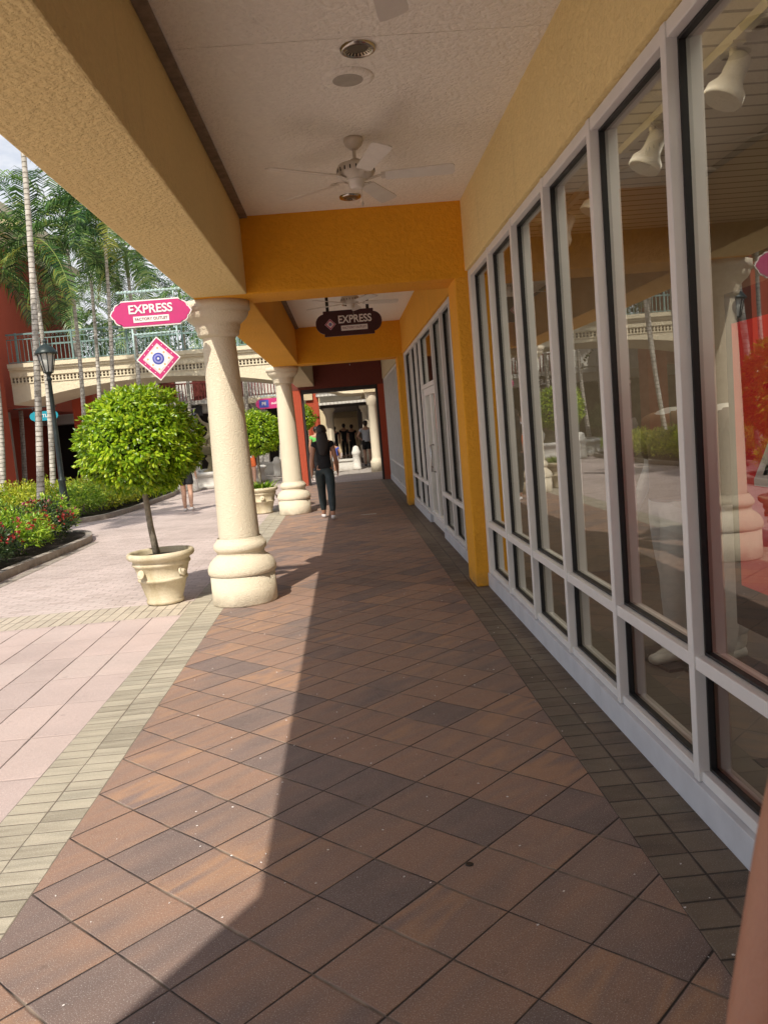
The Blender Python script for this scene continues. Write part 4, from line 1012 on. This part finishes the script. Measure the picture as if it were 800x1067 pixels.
# ------------------------------------------------------------------ back building under bridge
BB=thing('plaza_building','cream two-storey building with arched shopfronts and balcony beyond the bridge','building',(-6,44,0))
b=MB(); b.box(-30,-2.0,44,50,3.0,5.0); b.box(-30,-2,43.5,44,3.42,3.62)
for x in (-16.5,-12.4,-8.2,-4.6,-2.6): b.box(x,x+.55,43.95,44.5,0,3.1)
loc_part(BB,'wall',b,WHITE_T)
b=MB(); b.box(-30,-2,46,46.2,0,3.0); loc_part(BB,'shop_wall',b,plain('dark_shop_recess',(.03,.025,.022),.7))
for ax_ in (-10.3,-6.2):
    b=MB()
    for rr,th in ((1.75,.12),(1.5,.12)):
        for k in range(20):
            a0,a1=PI*k/20,PI*(k+1)/20
            q=[(ax_+rr*math.cos(a),43.8,2.75+rr*.62*math.sin(a)) for a in (a0,a1)]+[(ax_+(rr-th)*math.cos(a),43.8,2.75+(rr-th)*.62*math.sin(a)) for a in (a1,a0)]
            vs=q+[(x_,y_+.2,z_) for x_,y_,z_ in q]; b.add(vs,[(0,1,2,3),(7,6,5,4),(0,4,5,1),(2,6,7,3)])
    b.box(ax_-2.3,ax_-1.63,43.8,44,2.68,2.86); b.box(ax_+1.63,ax_+2.3,43.8,44,2.68,2.86)
    loc_part(BB,'arch_moulding',b,WHITE_T)
b=MB(); b.box(-5.6,-2.2,43.2,43.5,3.25,3.5); b.box(-5.6,-2.2,43.15,43.22,4.45,4.52)
loc_part(BB,'balcony_slab',b,BRIDGE)
b=MB(); x=-9.5
while x<-2.2: b.box(x,x+.05,43.3,43.34,3.62,4.46); x+=.16
b.box(-9.5,-2.2,43.28,43.36,4.46,4.53); loc_part(BB,'balcony_railing',b,RAILR)
for x in (-9.4,-7.6,-6.0): 
    b=MB(); b.box(x,x+.9,43.9,43.96,3.6,4.9); loc_part(BB,'window',b,DRED)
ET=thing('shop_sign','dark fascia sign lettered OUTLET behind the ball tree','shop sign',(-8.2,43.75,3.1))
b=MB(); b.box(-1.0,1.0,-.05,.04,-.26,.26); b.build('panel',BLACKP,ET); text_mesh('OUTLET',.36,SIGNW,'lettering',ET,(0,-.06,0),bold=.03)
b=MB(); b.box(-34,4,55,56,0,5.5); one('far_facade',b,CREAM,'pale distant facade closing the plaza beyond the arched shops','building')
# planting in shade under bridge: dark hedges
for (x,y,lb) in [(-9.3,38.5,'dark rounded hedge under the bridge arch'),(-7.6,39.5,'second dark hedge under the bridge arch')]:
    shrub('dark_hedge',lb,x,y,.9,.7,1.7,DKL,900,.1,'dark hedges in the shade beyond the bridge')
# teal sign
TS=thing('hanging_shop_sign','small turquoise hanging sign under the bridge between palm trunks','shop sign',(-10.15,29.2,2.86))
b=MB(); b.prism(plaque(.95,.32,'round'),-.02,.02); b.build('panel',TEALS,TS)
text_mesh('OUTLET',.16,SIGNW,'lettering',TS,(0,-.024,0),bold=.01)
b=MB(); b.tube([(-1.0,0,.3),(.45,0,.3)],.018); b.tube([(-.35,0,.3),(-.35,0,.14)],.012); b.tube([(.35,0,.3),(.35,0,.14)],.012); b.build('bracket',LAMPM,TS)

# ------------------------------------------------------------------ fountain
FT=thing('fountain','carved stone cherub fountain with scalloped bowl and low round basin','fountain',(-4.55,29.0,0))
b=MB(); b.lathe([(1.7,0),(1.75,.05),(1.7,.12),(1.66,.4),(1.74,.44),(1.76,.52),(1.7,.55),(1.5,.55),(1.46,.5),(1.46,.3)],48,None,False); b.build('basin',WHITE_T,FT)
b=MB(); b.lathe([(.01,.42),(1.47,.42)],40,None,False); b.build('water',WATER,FT)
b=MB(); b.lathe([(.45,.2),(.42,.5),(.25,.6),(.2,.8),(.3,.95),(.22,1.02),(.2,1.1)],24,None,True,.03); b.build('pedestal',FROST,FT)
b=MB(); b.lathe([(.15,1.05),(.35,1.1),(.6,1.2),(.78,1.34),(.80,1.38),(.74,1.36),(.5,1.26),(.1,1.2)],40,None,False,.05); b.build('scalloped_bowl',FROST,FT)
p={'pel':((0,0,1.72),.14),'wa':((0.02,0,1.88),.12),'ch':((.03,0,2.04),.14),'nk':((.03,-.01,2.17),.06),'hd':((.03,-.02,2.30),.11),'ht':((.03,-.02,2.40),.085),
 'hl':((-.12,-.08,1.66),.10),'kl':((-.2,-.32,1.62),.075),'al':((-.22,-.34,1.36),.045),'fl':((-.22,-.42,1.32),.035),
 'hr':((.12,-.06,1.66),.10),'kr':((.24,-.26,1.70),.075),'ar':((.28,-.22,1.42),.045),'fr':((.30,-.30,1.38),.035),
 'sl':((-.14,0,2.10),.06),'el':((-.30,-.05,2.22),.045),'wl':((-.38,-.12,2.42),.033),'gl':((-.40,-.15,2.5),.03),
 'sr':((.20,0,2.10),.06),'er':((.34,-.06,1.96),.045),'wr':((.40,-.2,1.98),.033),'gr':((.41,-.28,2.0),.03)}
skin('cherub_figure',p,[('pel','wa'),('wa','ch'),('ch','nk'),('nk','hd'),('hd','ht'),('pel','hl'),('hl','kl'),('kl','al'),('al','fl'),('pel','hr'),('hr','kr'),('kr','ar'),('ar','fr'),('ch','sl'),('sl','el'),('el','wl'),('wl','gl'),('ch','sr'),('sr','er'),('er','wr'),('wr','gr')],FROST,FT,2,'pel')
b=MB(); b.lathe([(.3,1.2),(.26,1.3),(.34,1.4),(.26,1.5),(.3,1.6)],18,None,True,.1)
for a in range(7): b.tube([(.3*math.cos(a*.9),.3*math.sin(a*.9),1.25),(.48*math.cos(a*.9+.3),.48*math.sin(a*.9+.3),1.5),(.36*math.cos(a*.9+.6),.36*math.sin(a*.9+.6),1.68),(.22*math.cos(a*.9+.5),.22*math.sin(a*.9+.5),1.6)],[.07,.06,.05,.02],7)
b.build('carved_rockwork',FROST,FT)
b=MB(); b.tube([(-.42,-.17,2.52),(-.62,-.2,2.4),(-.75,-.22,2.0),(-.80,-.22,1.4)],[.006,.010,.014,.02],6); b.build('water_jet',plain('falling_water',(.6,.68,.72),.2),FT)

def bollard(label,x,y,g='white domed stone bollards',h=.62):
    b=MB(); b.lathe([(.17,0),(.17,.06),(.15,.08),(.145,h*.62),(.17,h*.66),(.17,h*.74),(.14,h*.8),(.10,h*.95),(.03,h)],20); return one('bollard',b,WHITE_T,label,'bollard',g,loc=(x,y,0))
bollard('white domed bollard seen between the ball tree and the second column',-2.62,31.4,h=.75)
bollard('white domed bollard beyond the portal near the blue-topped child',.35,31.6,h=.9)
bollard('white domed bollard right of the fountain foot, left of the first column',-4.9,26.6,h=.85)
bollard('white bollard under the bridge right of the lamp post',-10.1,36.5,h=1.0)
b=MB(); b.box(-3.4,-1.6,33.2,33.7,0,.42); b.box(-3.45,-1.55,33.15,33.75,.42,.5); one('low_wall',b,WHITE_T,'low pale bench wall beyond the second ball tree','low wall')
b=MB(); b.box(-.35,.25,31.9,32.3,0,.35); b.box(-.4,.3,31.85,32.35,.35,.42); one('stone_bench',b,WHITE_T,'low pale stone bench beside the bollard beyond the portal','bench')

# ------------------------------------------------------------------ second arcade building beyond
SA=thing('second_arcade','far cream arcade with white cornice and stone columns beyond the sunlit crossing','building',(0,36,0))
b=MB(); b.box(-1.0,3.2,36.05,60,3.25,6.2); b.box(-1.9,-1.25,36.0,36.6,2.9,6.2); loc_part(SA,'upper_wall',b,CREAM)
b=MB(); b.prism([(-1.0,2.62),(3.3,2.62),(3.3,2.72),(-1.0,2.72)],35.45,36.3); b.prism([(-.95,2.72),(3.3,2.72),(3.3,2.98),(-.95,2.98)],35.6,36.3); b.prism([(-1.08,2.98),(3.3,2.98),(3.3,3.12),(-1.08,3.12)],35.3,36.3); loc_part(SA,'cornice',b,WHITE_T)
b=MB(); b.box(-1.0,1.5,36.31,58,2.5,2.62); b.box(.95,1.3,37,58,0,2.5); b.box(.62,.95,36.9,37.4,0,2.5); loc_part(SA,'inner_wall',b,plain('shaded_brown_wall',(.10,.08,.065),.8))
b=MB(); b.box(-1.55,-1.02,36.1,36.7,0,3.8); loc_part(SA,'red_pier',b,REDS)
for (x,y) in ((-.62,36.4),(.95,36.2),(-.72,41),(-.72,46)):
    M_=Matrix.Translation((x,y,0)); b=MB(); b.lathe([(.26,0),(.26,.25),(.28,.3),(.22,.42),(.17,.5),(.165,1.5),(.15,2.2),(.19,2.24),(.19,2.3),(.26,2.4),(.26,2.5)],24,M_); loc_part(SA,'column',b,STONE)
for y in (48,53): b=MB(); b.box(-.9,.95,y,y+.3,2.2,2.5); loc_part(SA,'crossbeam',b,CREAM)
# building on the right of the crossing
RC=thing('right_crossing_building','pale wall with a stone column just beyond the portal on the right','building',(1.6,29,0))
b=MB(); b.box(1.45,6,25.2,35.2,0,4.6); loc_part(RC,'wall',b,plain('mauve_brown_wall',(.22,.15,.13),.85))
M_=Matrix.Translation((1.02,29.2,0)); b=MB(); b.lathe([(.22,0),(.22,.3),(.23,.34),(.17,.44),(.16,.5),(.15,2.3),(.2,2.35),(.22,2.7),(.22,2.75)],24,M_); loc_part(RC,'column',b,STONE)
b=MB(); b.box(.78,1.45,28.9,35,2.75,3.1); loc_part(RC,'beam',b,CREAM)
# clear trimmed round tree (dark) left beyond the portal
ball_tree('dark round clipped tree beyond the portal on the left',(-1.55,30.2,.3),1.75,.55,900,0,.08).__setitem__('group','dark ball tree beyond the portal')
planter('stone pot of the round tree beyond the portal',(-1.55,30.2,0))
